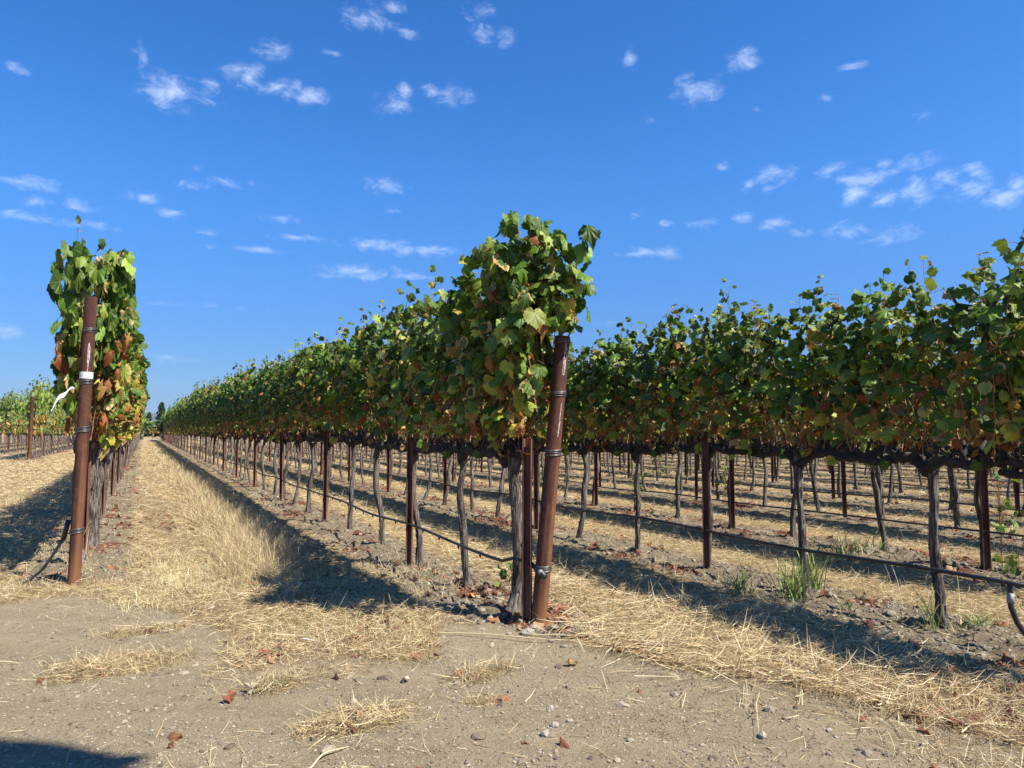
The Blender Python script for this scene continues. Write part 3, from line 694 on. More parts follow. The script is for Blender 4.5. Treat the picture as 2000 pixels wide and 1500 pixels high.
# ------------------------------------------------------------------ round end posts
def end_post(label, base, top, wraps, rad, strokes, tape=None):
    base = np.array(base, float); top = np.array(top, float); ax_ = top-base; Lp = np.linalg.norm(ax_)
    t_ = thing('end_post', label, 'end post', tuple(base), 0, 'round steel end posts of the trellis rows')
    q = Vector((0, 0, 1)).rotation_difference(Vector(ax_)); t_.rotation_mode = 'QUATERNION'; t_.rotation_quaternion = q
    mb = MB(); zz = np.concatenate([np.linspace(-.35, Lp, 40)]); sides = 36
    P_ = np.stack([zz*0, zz*0, zz], 1)
    v, f = tube(P_, rad, sides, cap=False, flute=lambda th, i: 1+.006*np.sin(th*3+i*.6)+.004*np.sin(i*1.7+th)); mb.add(v, f)
    v, f = tube(P_[-6:][::-1], rad-.006, sides, cap=False); mb.add(v, f)
    th = np.linspace(0, 2*np.pi, sides, endpoint=False); ring = np.stack([np.cos(th), np.sin(th), th*0], 1)
    v = np.concatenate([ring*rad, ring*(rad-.006)])+[0, 0, Lp]; k = np.arange(sides); kn = (k+1) % sides
    mb.add(v, np.stack([k, kn, kn+sides, k+sides], 1), 0, False)
    mb.add(np.concatenate([ring*(rad-.006), [[0, 0, 0]]])+[0, 0, Lp-.25], np.stack([k, kn, np.full(sides, sides)], 1), 0, False)
    mb.build('pipe', M_rust, t_)
    for (z, turns) in wraps:
        mb = MB(); a = np.linspace(0, 2*np.pi*turns, int(36*turns)); jit = .0015*np.sin(a*.7+z*9)
        pth = np.stack([(rad+.0035+jit*.5)*np.cos(a), (rad+.0035+jit*.5)*np.sin(a), z+.0095*a/(2*np.pi)-.0095*turns/2+.004*np.cos(a)+jit*2], 1)
        v, f = tube(pth, .0032, 6, ref=(0, 0, 1)); mb.add(v, f); mb.build('wire_wrap', M_wire, t_)
    for stroke in strokes:       # chalk strokes: (angle, z) polylines on the pipe face
        mb = MB(); s = np.array(stroke); n = len(s)
        uu = np.linspace(0, n-1, n*8); a = np.interp(uu, np.arange(n), s[:, 0]); z = np.interp(uu, np.arange(n), s[:, 1])
        wv = .0034*(.15+1.2*vn(uu*6.7, z*60, seed=2))
        da = np.gradient(a)*rad; dz = np.gradient(z); l = np.hypot(da, dz)+1e-9
        ox, oz = -dz/l, da/l
        r_ = rad+.0018
        A1 = a+ox*wv/rad; A2 = a-ox*wv/rad
        v = np.concatenate([np.stack([r_*np.cos(A1), r_*np.sin(A1), z+oz*wv], 1), np.stack([r_*np.cos(A2), r_*np.sin(A2), z-oz*wv], 1)])
        m = len(a); k = np.arange(m-1)
        mb.add(v, np.stack([k, k+1, k+1+m, k+m], 1), 0, True); mb.build('chalk_mark', M_chalk, t_)
    if tape:
        z0_, z1_ = tape; mb = MB(); zz = np.linspace(z0_, z1_, 6); a = np.linspace(0, 2*np.pi, 41)[:-1]
        v, f = tube(np.stack([zz*0, zz*0, zz], 1), rad+.0022, 40, cap=False, flute=lambda th, i: 1+.012*vn(th*3, i*2., seed=4)); mb.add(v, f)
        # loose tail of the tape
        mb.build('tape_band', M_tape, t_)
    return t_
aB = -2.0  # angle of the face that looks to the camera
B0 = (2.28, 4.08, -.0); B1 = (2.28+.150, 4.08-.07, 1.87)
end_post('leaning rusty round end post in the middle with chalk strokes', B0, B1, [(1.845, 3), (1.50, 4), (1.115, 5), (.375, 5)], .050,
         [[(-1.55, 1.83), (-1.62, 1.77), (-1.70, 1.70), (-1.72, 1.62)], [(-1.38, 1.80), (-1.42, 1.70), (-1.45, 1.64)], [(-1.55, 1.72), (-1.48, 1.66), (-1.52, 1.62)], [(-1.5, 1.44), (-1.55, 1.36), (-1.60, 1.27)], [(-1.45, 1.32), (-1.62, 1.25), (-1.64, 1.22)]])
A0 = (-.47, 6.92, 0); A1 = (-.47+.045, 6.90, 2.37)
end_post('upright rusty round end post on the left wrapped in white tape', A0, A1, [(2.09, 4), (1.655, 4), (1.26, 5), (.435, 5)], .0475,
         [[(-1.35, 1.98), (-1.2, 1.93), (-1.25, 1.84), (-1.4, 1.80), (-1.5, 1.86), (-1.45, 1.95), (-1.35, 1.98)], [(-1.3, 1.92), (-1.38, 1.86)], [(-1.35, 1.80), (-1.40, 1.74)]], tape=(1.685, 1.74))
end_post('distant rusty round end post of the far left block', (-4.33, 36.9, 0), (-4.30, 36.85, 2.72), [(1.9, 3), (1.2, 3)], .075, [])
# loose white ribbon tied behind the left post
mb = MB(); s = np.linspace(0, 1, 24)
pth = np.stack([-.47-.045-.15*s, 6.86-.06*s, 1.60-.03*s-.15*s**2+.012*np.sin(s*11)], 1)
wd = np.interp(s, [0, .25, .5, .8, 1], [.004, .012, .019, .009, .004])
nrm_ = np.stack([.25*np.cos(s*4), .5*np.sin(s*5), 1+0*s], 1)
v = np.concatenate([pth+nrm_*wd[:, None], pth-nrm_*wd[:, None]]); k = np.arange(23)
mb.add(v, np.stack([k, k+1, k+25, k+24], 1), 0, True)
tag(mb.build('ribbon', M_tape), 'white plastic ribbon fluttering to the left of the taped end post', 'ribbon')

# ------------------------------------------------------------------ drip hoses and wires
def catenary(X, y0, y1, z, step=.285, sag=.02, seed=0, jx=.012):
    y = np.arange(y0, y1, step); n = len(y)
    return np.stack([X-.06+jx*np.sin(y*1.3+seed)+jx*.5*np.sin(y*3.1), y, z+sag*np.sin(y*2*np.pi/3.42+seed)*.6+.01*np.sin(y*2.3+seed*3)], 1)
def hose(row, X, y0, y1, z, lab, extra=None, r=.0095, nubs=True, near=14):
    if row == 'R1': r = .0135
    if row == 'B': r = .0115
    p = catenary(X, y0, y1, z, seed=X)
    if len(p) < 2: return
    if extra is not None: p = np.concatenate([np.array(extra), p])
    mb = MB(); v, f = tube(p, r, 7, ref=(0, 0, 1)); mb.add(v, f)
    o = mb.build('drip_hose', M_hose); tag(o, lab, 'hose', 'drip hoses strung along the rows')
    return o
oB = hose('B', XB, 4.45, 110, .385, 'black drip hose along the row of the leaning middle post', extra=[(2.27, 4.05, .36), (2.25, 4.16, .40), (2.21, 4.3, .405)])
mb = MB()
v, f = tube([(2.275, 3.98, .335), (2.268, 4.05, .365), (2.245, 4.17, .41)], .017, 10, ref=(0, 0, 1)); mb.add(v, f, 0)
mb.build('hose_end_clip', M_hose, oB)
mb = MB(); v, f = tube([(2.272, 4.015, .3495), (2.269, 4.035, .359)], .0178, 10, ref=(0, 0, 1)); mb.add(v, f, 0)
mb.build('white_band', M_clamp, oB)
ys = np.arange(4.8, 24, .38); mbn = MB()
for y in ys:
    zc = .385+.02*math.sin(y*2*math.pi/3.42+XB)*.6+.01*math.sin(y*2.3+XB*3); xc = XB-.06+.012*math.sin(y*1.3+XB)+.006*math.sin(y*3.1)
    v, f = tube([(xc, y, zc), (xc-.004, y, zc-.03)], [.010, .006], 6); mbn.add(v, f)
o = mbn.build('drip_emitter', M_hose, oB)
oA = hose('A', XA, 7.4, 110, .42, 'black drip hose along the row of the taped left post')
# hose leaving the left post down to the ground
mb = MB(); v, f = tube([(-.53, 6.98, .47), (-.57, 7.0, .36), (-.64, 7.02, .22), (-.72, 7.05, .10), (-.80, 7.08, .03), (-.86, 7.08, .0)], .011, 8, ref=(0, 1, 0)); mb.add(v, f)
v, f = tube([(-.53, 6.98, .52), (-.56, 6.99, .36)], .02, 8, ref=(0, 1, 0)); mb.add(v, f)
tag(mb.build('feed_hose', M_hose), 'black hose slanting from the left end post down to the ground', 'hose')
for k in range(1, 22):
    X = XB+SP*k
    y0 = 2.25 if k == 1 else max(.45*X, .5)
    o = hose('R%d' % k, X, y0, 105 if k < 3 else 60, .37+.01*math.sin(k*2.), 'black drip hose strung through %s' % rowname('R%d' % k))
    if k == 1:
        X -= .06
        mbn = MB()
        for y in np.arange(2.6, 14, .42):
            xc = X+.012*math.sin(y*1.3+X+.06)+.006*math.sin(y*3.1); zc = .37+.01*math.sin(2.)+.012*math.sin(y*2*math.pi/3.42+X+.06)+.01*math.sin(y*2.3+(X+.06)*3)
            v, f = tube([(xc, y, zc), (xc-.004, y, zc-.028)], [.0095, .006], 6); mbn.add(v, f)
        mbn.build('drip_emitter', M_hose, o)
        z1 = float(catenary(XB+SP, 2.44, 2.5, .37+.01*math.sin(2.), seed=XB+SP)[0][2])
        mb = MB(); v, f = tube([(X+.02, 2.40, z1+.01), (X+.022, 2.405, z1-.05), (X+.01, 2.40, z1-.13), (X+.03, 2.38, z1-.22), (X+.08, 2.34, z1-.32), (X+.13, 2.30, z1-.42)], .0155, 10); mb.add(v, f)
        rh = tag(mb.build('riser_hose', M_hose), 'black riser hose with a metal clamp curving down at the right edge', 'hose')
        mb = MB(); v, f = tube([(X+.021, 2.404, z1-.06), (X+.012, 2.402, z1-.115)], .0185, 12); mb.add(v, f); mb.build('hose_clamp', M_clamp, rh)
for (row, X, y0) in (('A', XA, 6.95), ('B', XB+.02, 4.1), ('R1', XB+SP, 1.8), ('R2', XB+2*SP, 2.0)):
    for q, z in enumerate((1.11, 1.50)):
        mb = MB(); y = np.array([y0, 20, 60, 108.]); v, f = tube(np.stack([y*0+X, y, y*0+z], 1), .0018, 4, ref=(0, 0, 1)); mb.add(v, f)
        tag(mb.build('trellis_wire', M_wire), ('low cordon wire' if q == 0 else 'catch wire in the leaves')+' of '+rowname(row), 'wire', 'trellis wires')

# ------------------------------------------------------------------ ground cover
FA = math.atan2(FWD[1], FWD[0])
def sample(n, zmin, zmax, fn, p=1.0, seed=0, half=.74):
    rg = np.random.default_rng(seed)
    u = rg.random(n)
    if p == 1.0: d = zmin*(zmax/zmin)**u
    else: d = (zmin**(1-p)+u*(zmax**(1-p)-zmin**(1-p)))**(1/(1-p))
    a = FA+rg.uniform(-half, half, n)
    X = d*np.cos(a); Y = d*np.sin(a)
    w_ = fn(X, Y); keep = rg.random(n) < w_
    return X[keep], Y[keep], d[keep], rg
def fibres(mb, base, az_, pitch, ln, wd, col, bend, seg=3, rg=rng):
    """curved ribbons. pitch: 0 lying .. pi/2 upright"""
    n = len(base); s = np.linspace(0, 1, seg+1)
    hd = np.stack([np.cos(az_), np.sin(az_)], 1)
    pts = []; x = np.zeros(n); z = np.zeros(n)
    prev = 0
    for i, t_ in enumerate(s):
        if i: 
            pp = pitch-bend*(t_-.5/seg); x = x+np.cos(pp)*ln/seg; z = z+np.sin(pp)*ln/seg
        pts.append(np.stack([base[:, 0]+hd[:, 0]*x, base[:, 1]+hd[:, 1]*x, base[:, 2]+z], 1))
    roll = rg.uniform(-1.2, 1.2, n)
    sd = np.stack([-hd[:, 1]*np.cos(roll), hd[:, 0]*np.cos(roll), np.sin(roll)], 1)
    sd = sd+np.stack([hd[:, 0], hd[:, 1], 0*roll], 1)*rg.normal(size=(n, 1))*.3*np.sin(pitch)[:, None]
    V_ = []
    for i, t_ in enumerate(s):
        wt = wd*(1-.75*t_**2) if seg > 1 else wd
        V_ += [pts[i]+sd*(wt/2)[:, None], pts[i]-sd*(wt/2)[:, None]]
    V_ = np.stack(V_, 1); m = 2*(seg+1)
    f = np.array([[2*i, 2*i+1, 2*i+3, 2*i+2] for i in range(seg)])
    F = (f[None]+(np.arange(n)*m)[:, None, None]).reshape(-1, 4)
    mb.add(V_.reshape(-1, 3), F, 0, True, col=np.repeat(col, m, 0))
STRAW = np.array([(.68, .55, .31), (.56, .42, .21), (.38, .25, .12), (.72, .62, .40), (.20, .12, .06), (.50, .40, .19)])
def scol(n, rg, p=(.24, .24, .17, .13, .13, .09)):
    return STRAW[rg.choice(6, n, p=p)]*rg.uniform(.75, 1.15, (n, 1))
# lying straw
mb = MB()
X, Y, d, rg = sample(430000, 2.3, 60, f_straw, seed=41)
n = len(X); lod = np.maximum(1, d/7)
fibres(mb, np.stack([X, Y, height(X, Y)+rg.uniform(.0, .035, n)*ss(f_straw(X, Y), .2, .7)], 1), rg.uniform(0, 6.28, n), rg.normal(size=n)*.14+.08, rg.uniform(.03, .15, n)*lod**.5, rg.uniform(.0013, .0032, n)*lod, scol(n, rg), rg.normal(size=n)*.5, 2, rg)
tag(mb.build('straw_mulch', M_fibre), 'golden mown straw lying between the vine rows', 'straw', kind='stuff')
# long bright straw between the two near rows and on the verge
def f_band(X, Y):
    a = np.exp(-((X-(XB+1.05))/.62)**4)*(Y > 1)*ss(Y+.8*fbm(X*2, Y*2, seed=66), 2.2, 3.4)*(1-ss(Y, 9, 16))
    b2 = np.exp(-(np.hypot((X-2.75)/.45, (Y-3.3)/.8))**4)
    return np.clip(np.maximum(a*.9, b2), 0, 1)*(1-.8*road_mask(X, Y))
mb = MB(); X, Y, d, rg = sample(190000, 2.6, 16, f_band, seed=43, half=.8); n = len(X)
fibres(mb, np.stack([X, Y, height(X, Y)+rg.uniform(.0, .06, n)], 1), rg.normal(size=n)*.9+rg.choice([0, np.pi], n), rg.normal(size=n)*.15, rg.uniform(.06, .28, n), rg.uniform(.0018, .0044, n), scol(n, rg, (.30, .24, .14, .18, .07, .07)), rg.normal(size=n)*.6, 2, rg)
tag(mb.build('long_straw', M_fibre), 'bright long straw heaped between the two nearest right rows', 'straw', kind='stuff')
# standing dry grass
def f_dry(X, Y):
    rm = road_mask(X, Y); rd = row_d(X, Y)
    a = np.exp(-(np.hypot((X-.15)/.58, (Y-6.95)/1.3))**4)                       # soft clump right of the left post
    b2 = np.exp(-((X-.98)/.27)**2)*ss(Y, 5.2, 6.4)*(1-ss(Y, 40, 80))*1.0    # tall strip before the shadow
    c2 = np.exp(-(np.hypot((X-1.85)/.45, (Y-5.9)/1.0))**4)*.6                      # around the first middle vines
    e2 = .22*ss(fbm(X*1.3, Y*1.3, seed=45), .5, .65)*ss(rd, .3, .6)
    a = a*(.35+.65*ss(fbm(X*4, Y*2.2, seed=67), .42, .58)); b2 = b2*(.4+.6*ss(fbm(X*3, Y*1.3, seed=68), .42, .58))
    g2 = .8*np.exp(-((X+1.5)/.9)**4)*ss(Y, 6.2, 7.2)*ss(fbm(X*2, Y*2, seed=46), .35, .55)
    return np.clip(np.maximum.reduce([a, b2, c2, e2, g2]), 0, 1)*(1-rm) + patches(X, Y)*.18
mb = MB(); X, Y, d, rg = sample(330000, 3.0, 60, f_dry, seed=47); n = len(X); lod = np.maximum(1, d/8)
tall = np.exp(-((X-.98)/.26)**2)*ss(Y, 5.6, 7)*(Y < 60)
ln = rg.uniform(.04, .12, n)*(1+2.2*tall*rg.random(n))*lod**.2
fibres(mb, np.stack([X, Y, height(X, Y)], 1), rg.uniform(0, 6.28, n), rg.uniform(.6, 1.5, n), ln, rg.uniform(.0016, .0032, n)*lod, scol(n, rg, (.28, .22, .08, .22, .05, .15)), rg.uniform(0, 1.3, n), 3, rg)
# extra soft blades beside the left post and along the strip
X, Y, d, rg = sample(170000, 5.4, 12, lambda X, Y: ss(fbm(X*4, Y*2.2, seed=67), .40, .56)*np.clip(np.exp(-(np.hypot((X-.15)/.5, (Y-6.95)/1.2))**4)+.8*np.exp(-((X-.98)/.25)**2)*ss(Y, 5.8, 7), 0, 1), seed=48, half=.70); n = len(X)
fibres(mb, np.stack([X, Y, height(X, Y)], 1), rg.uniform(0, 6.28, n), rg.uniform(.5, 1.5, n), rg.uniform(.04, .13, n)*(1+1.1*(X > .7)), rg.uniform(.0012, .0024, n), np.array([(.74, .64, .34), (.64, .53, .25), (.76, .68, .42), (.42, .36, .15)])[rg.choice(4, n, p=(.35, .3, .2, .15))]*rg.uniform(.8, 1.1, (n, 1)), rg.uniform(.2, 1.6, n), 3, rg)
# tall blades of the strip running down the aisle
rg = np.random.default_rng(480); n = 84000; Y = 6.5*(78/6.3)**rg.random(n); X = .98+rg.normal(size=n)*.15+.06*np.sin(Y*.9)+.12*(fbm(Y*.5, Y*0, seed=63)-.5); kp = rg.random(n) < .35+.65*ss(fbm(X*1.5, Y*.8, seed=64), .38, .6); X, Y = X[kp], Y[kp]; n = len(X); d = np.hypot(X, Y)
fibres(mb, np.stack([X, Y, height(X, Y)], 1), rg.uniform(0, 6.28, n), rg.uniform(.75, 1.5, n), rg.uniform(.10, .36, n), rg.uniform(.0016, .0032, n)*np.maximum(1, d/7), scol(n, rg, (.24, .25, .16, .14, .10, .11)), rg.uniform(0, 1.1, n), 3, rg)
# isolated long stalks
X, Y, d, rg = sample(36000, 4, 40, lambda X, Y: np.exp(-((X-1.02)/.24)**2)*ss(Y, 5.6, 6.6)*.9+.02*(1-road_mask(X, Y)), seed=49); n = len(X)
fibres(mb, np.stack([X, Y, height(X, Y)], 1), rg.uniform(0, 6.28, n), rg.uniform(.5, 1.5, n), rg.uniform(.14, .42, n), rg.uniform(.002, .0036, n)*np.maximum(1, d/8), scol(n, rg, (.3, .25, .1, .22, .05, .08)), rg.uniform(-.2, 1.0, n), 4, rg)
tag(mb.build('dry_grass', M_fibre), 'pale dry grass standing along the aisle and post bases', 'dry grass', kind='stuff')
# green grass low
def f_green(X, Y):
    g_ = ss(fbm(X*1.7, Y*1.7, seed=51), .56, .70)*.35
    for (x, y, a, b_, s_) in [(.55, 6.3, .4, .5, .8), (-1.0, 8.0, .45, .8, 1), (2.05, 6.0, .5, .7, 1), (1.75, 7.3, .35, .8, .6), (5.0, 2.9, .7, .35, .8), (7.3, 5.2, 1.0, .6, .7), (6.1, 3.6, .8, .4, .5), (-4.6, 36, 3, 3, .7), (.3, 60, 2, 30, .8), (0.1, 13, .3, 1.5, .6)]:
        g_ = np.maximum(g_, s_*np.exp(-(np.hypot((X-x)/a, (Y-y)/b_))**2))
    return np.clip(g_, 0, 1)*(1-road_mask(X, Y))
mb = MB(); X, Y, d, rg = sample(60000, 2.8, 110, lambda X, Y: f_green(X, Y)*.7, seed=53); n = len(X); lod = np.maximum(1, d/8)
gc = np.array([(.16, .22, .05), (.24, .28, .08), (.33, .33, .12), (.10, .16, .035)])[rg.choice(4, n)]*rg.uniform(.7, 1.2, (n, 1))
fibres(mb, np.stack([X, Y, height(X, Y)], 1), rg.uniform(0, 6.28, n), rg.uniform(.5, 1.5, n), rg.uniform(.03, .10, n)*lod**.3, rg.uniform(.002, .0035, n)*lod, gc, rg.uniform(0, 1.3, n), 3, rg)
tag(mb.build('green_grass', M_fibre), 'thin green grass sprouting through the straw', 'grass', kind='stuff')
# fallen leaves
mb = MB(); X, Y, d, rg = sample(62000, 2.5, 45, lambda X, Y: f_litter(X, Y)**1.2*.8+.0008, seed=55); n = len(X)
LC = np.array([(.30, .085, .045), (.22, .065, .04), (.36, .15, .08), (.16, .06, .045), (.42, .24, .13), (.12, .05, .04)])
c_ = LC[rg.choice(6, n, p=(.2, .22, .16, .18, .08, .16))]*rg.uniform(.7, 1.25, (n, 1))
nrm = np.stack([rg.normal(size=n)*.5, rg.normal(size=n)*.5, np.ones(n)], 1); a = rg.uniform(0, 6.28, n)
leaves(mb, np.stack([X, Y, height(X, Y)+rg.uniform(.006, .03, n)], 1), np.stack([np.cos(a), np.sin(a), rg.normal(size=n)*.25], 1), nrm, rg.uniform(.022, .060, n)*np.maximum(1, d/14), c_, np.full(n, -1.), 1, rg.uniform(.7, 1.7, n), 0, rg)
tag(mb.build('leaf_litter', M_leaf), 'fallen red-brown vine leaves strewn under the rows', 'fallen leaves', kind='stuff')
# gravel and clods
def stones_mb(X, Y, r, rg, sink=.3, mb=None, col=None, flat=.6):
    t5 = (1+5**.5)/2
    iv = np.array([(-1, t5, 0), (1, t5, 0), (-1, -t5, 0), (1, -t5, 0), (0, -1, t5), (0, 1, t5), (0, -1, -t5), (0, 1, -t5), (t5, 0, -1), (t5, 0, 1), (-t5, 0, -1), (-t5, 0, 1)])/1.9
    fi = np.array([(0, 11, 5), (0, 5, 1), (0, 1, 7), (0, 7, 10), (0, 10, 11), (1, 5, 9), (5, 11, 4), (11, 10, 2), (10, 7, 6), (7, 1, 8), (3, 9, 4), (3, 4, 2), (3, 2, 6), (3, 6, 8), (3, 8, 9), (4, 9, 5), (2, 4, 11), (6, 2, 10), (8, 6, 7), (9, 8, 1)])
    n = len(X); s = r[:, None]*rg.uniform(.6, 1.25, (n, 3)); s[:, 2] *= flat
    a = rg.uniform(0, 6.28, n); v = iv[None]*(1+rg.normal(size=(n, 12, 1))*.16)*s[:, None]
    x = v[..., 0]*np.cos(a)[:, None]-v[..., 1]*np.sin(a)[:, None]; y = v[..., 0]*np.sin(a)[:, None]+v[..., 1]*np.cos(a)[:, None]
    P_ = np.stack([x+X[:, None], y+Y[:, None], v[..., 2]+(height(X, Y)+s[:, 2]*sink)[:, None]], -1)
    mb = mb or MB(); F = (fi[None]+(np.arange(n)*12)[:, None, None]).reshape(-1, 3)
    mb.add(P_.reshape(-1, 3), F, 0, False, col=np.repeat(col, 12, 0) if col is not None else (.2, .2, .2)); return mb
M_grit, t, out = newmat('grit'); cg = attr(t, 'col').outputs['Color']; nn = noise(t, 60, 3)
prin(t, out, Base_Color=mixc(mth('MULTIPLY', nn, .6, tree=t), cg, mixc(1., cg, (.6, .6, .6), t, 'MULTIPLY'), t), Roughness=.95, Specular_IOR_Level=.15)
X, Y, d, rg = sample(95000, 2.3, 14, lambda X, Y: road_mask(X, Y)*(.25+.75*ss(fbm(X*2.5, Y*2.5, seed=57), .4, .62)), seed=58, p=1.3); n = len(X)
gcol = np.array([(.34, .28, .19), (.38, .32, .23), (.20, .165, .115), (.43, .38, .30), (.13, .12, .10)])[rg.choice(5, n, p=(.38, .2, .22, .13, .07))]*rg.uniform(.75, 1.15, (n, 1))
tag(stones_mb(X, Y, .0016+.0017*rg.exponential(size=n).clip(0, 4.2), rg, col=gcol).build('gravel', M_grit), 'fine gravel and grit scattered over the dirt road', 'gravel', kind='stuff')
X, Y, d, rg = sample(110000, 2.6, 25, lambda X, Y: (1-road_mask(X, Y))*(1-ss(row_d(X, Y), .3, .6))*.9+.03, seed=59); n = len(X)
ccol = np.array([(.24, .20, .14), (.30, .25, .18), (.17, .135, .095)])[rg.choice(3, n)]*rg.uniform(.75, 1.2, (n, 1))
tag(stones_mb(X, Y, .005+.0062*rg.exponential(size=n).clip(0, 4.5), rg, col=ccol, sink=-.1, flat=.75).build('soil_clods', M_grit), 'crumbled grey soil clods under the vine rows', 'soil', kind='stuff')
# twigs and chips on the road and verge
mb = MB(); X, Y, d, rg = sample(52000, 2.4, 12, lambda X, Y: road_mask(X, Y)*(.08+.5*ss(fbm(X*2.1, Y*2.1, seed=62), .45, .7))+patches(X, Y)*.5, seed=61); n = len(X)
fibres(mb, np.stack([X, Y, height(X, Y)+.004], 1), rg.uniform(0, 6.28, n), rg.normal(size=n)*.05, rg.uniform(.006, .022, n)+.05*(rg.random(n) < .05)*rg.random(n), rg.uniform(.0015, .0035, n), scol(n, rg, (.06, .08, .18, .06, .57, .05))*np.where(rg.random((n, 1)) < .5, .45, 1), rg.normal(size=n)*.3, 2, rg)
tag(mb.build('chaff', M_fibre), 'loose chaff and twig bits scattered on the dirt road', 'chaff', kind='stuff')

# ------------------------------------------------------------------ countable small things
def tuft(label, x, y, n, h, sp_, cols, name='grass_tuft', cat='grass tuft', grp='dry grass tufts on the dirt road', up=(.7, 1.5), wd=(.002, .0035), bend=(0, 1.2), seed=0):
    rg = np.random.default_rng(seed); mb = MB()
    if wd[1] < .005: wd = (.0014, .0026); n = int(n*1.25)
    b_ = np.stack([rg.normal(size=n).clip(-1.9, 1.9)*sp_[0], rg.normal(size=n).clip(-1.9, 1.9)*sp_[1], np.zeros(n)], 1)
    b_[:, 2] = height(b_[:, 0]+x, b_[:, 1]+y)-float(height(x, y))-.004
    c_ = np.array(cols)[rg.integers(len(cols), size=n)]*rg.uniform(.75, 1.2, (n, 1))
    fibres(mb, b_, rg.uniform(0, 6.28, n), rg.uniform(up[0], up[1], n), rg.uniform(.4, 1, n)*h, rg.uniform(wd[0], wd[1], n), c_, rg.uniform(bend[0], bend[1], n), 4, rg)
    o = mb.build(name, M_fibre, None, (x, y, float(height(x, y)))); tag(o, label, cat, grp); return o
DRY = [(.56, .45, .25), (.44, .33, .16), (.30, .20, .10), (.26, .26, .10)]
tuft('widest flat tuft of dry grass on the road, left of the straw mat', -.07, 4.45, 1900, .060, (.19, .12), DRY, seed=1)
tuft('thin dry grass fringe behind the widest road tuft', .02, 5.1, 700, .045, (.15, .055), DRY, seed=2)
tuft('small spiky green and straw tuft beside a crumpled pale leaf', .60, 3.72, 380, .09, (.07, .045), DRY+[(.10, .14, .05)], seed=3)
tuft('low straw coloured tuft nearest the camera on the road', .87, 3.15, 1100, .034, (.15, .08), DRY, seed=4)
tuft('spiky dry tuft on the road, front left of the leaning post', 1.60, 3.42, 420, .06, (.11, .055), DRY, seed=5)
tuft('smallest dry tuft on the road, below the spiky one', 1.43, 3.12, 180, .05, (.05, .03), DRY, seed=6)
GRN = [(.15, .24, .04), (.24, .34, .08), (.34, .42, .13), (.10, .17, .03), (.48, .42, .2)]
kw = dict(name='green_weed', cat='weed', grp='green grass weeds beneath the vines', up=(1.0, 1.52), wd=(.006, .011), bend=(-.1, 1.0))
tuft('green grassy weed, left one of the clumps beneath the second vine row', 4.02, 4.10, 55, .32, (.06, .04), GRN+[(.5, .42, .2)], seed=11, **kw)
tuft('tallest green grassy weed at the foot of a vine trunk', 4.22, 3.76, 110, .36, (.05, .04), GRN, seed=12, **kw)
tuft('slim upright green weed right of the tallest weed', 4.66, 3.98, 60, .42, (.04, .03), GRN, seed=13, **kw)
tuft('short green weed sprig in front of the slim weed', 4.28, 3.36, 16, .16, (.03, .02), GRN, seed=14, **kw)
tuft('thin arching green weed right of the nearest trunk', 4.40, 2.86, 20, .30, (.03, .03), GRN, seed=15, **kw)
tuft('low green weed at the right edge near the riser hose', 4.62, 2.72, 40, .13, (.10, .05), GRN, seed=16, **kw)
tuft('spreading green weed beneath the third vine row', 6.25, 4.9, 90, .28, (.22, .08), GRN, seed=17, **kw)
# leafy suckers
def sucker(label, x, y, z0, z1, n, seed, sp_=.09):
    rg = np.random.default_rng(seed); mb = MB()
    P_ = np.stack([rg.normal(size=n)*sp_, rg.normal(size=n)*sp_, rg.uniform(z0, z1, n)], 1)
    c_ = np.array([(.09, .16, .03), (.17, .25, .05), (.24, .30, .07), (.06, .12, .02)])[rg.integers(4, size=n)]
    leaves(mb, P_, rg.normal(size=(n, 3))+[0, 0, -.4], rg.normal(size=(n, 3))*.6+[-.3, -.5, .5], rg.uniform(.03, .065, n), c_, np.full(n, -1.), 0, rg.uniform(.2, .6, n), 0, rg)
    P0 = P_.copy(); P1 = P_*[0, 0, .6]; v, f = thin_tubes(P1, P0, .002); mb.add(v, f, 1)
    v, f = tube([(0, 0, -.02), (.01, .01, (z1)*.5), (0, 0, z1)], .004, 5); mb.add(v, f, 1)
    o = mb.build('vine_sucker', [M_leaf, M_cane], None, (x, y, float(height(x, y)))); tag(o, label, 'vine shoot', 'leafy suckers growing low on the vines')
sucker('bright green leafy sucker hanging beside a steel post at the far right', 6.75, 3.72, .35, .95, 34, 71)
sucker('dark leafy weed low behind the leaning middle post', 2.62, 5.12, .03, .22, 16, 72, .05)
sucker('small leafy sprout at the foot of the third vine row', 6.6, 3.5, .02, .18, 22, 73, .12)
sucker('low leafy sucker on a trunk behind the second right row', 6.7, 8.9, .05, .8, 30, 74)
sucker('low leafy sucker among the trunks farther right', 8.95, 9.4, .05, .8, 30, 75)
sucker('low leafy sucker in the distant right rows', 11.2, 14.0, .05, .9, 40, 76, .14)
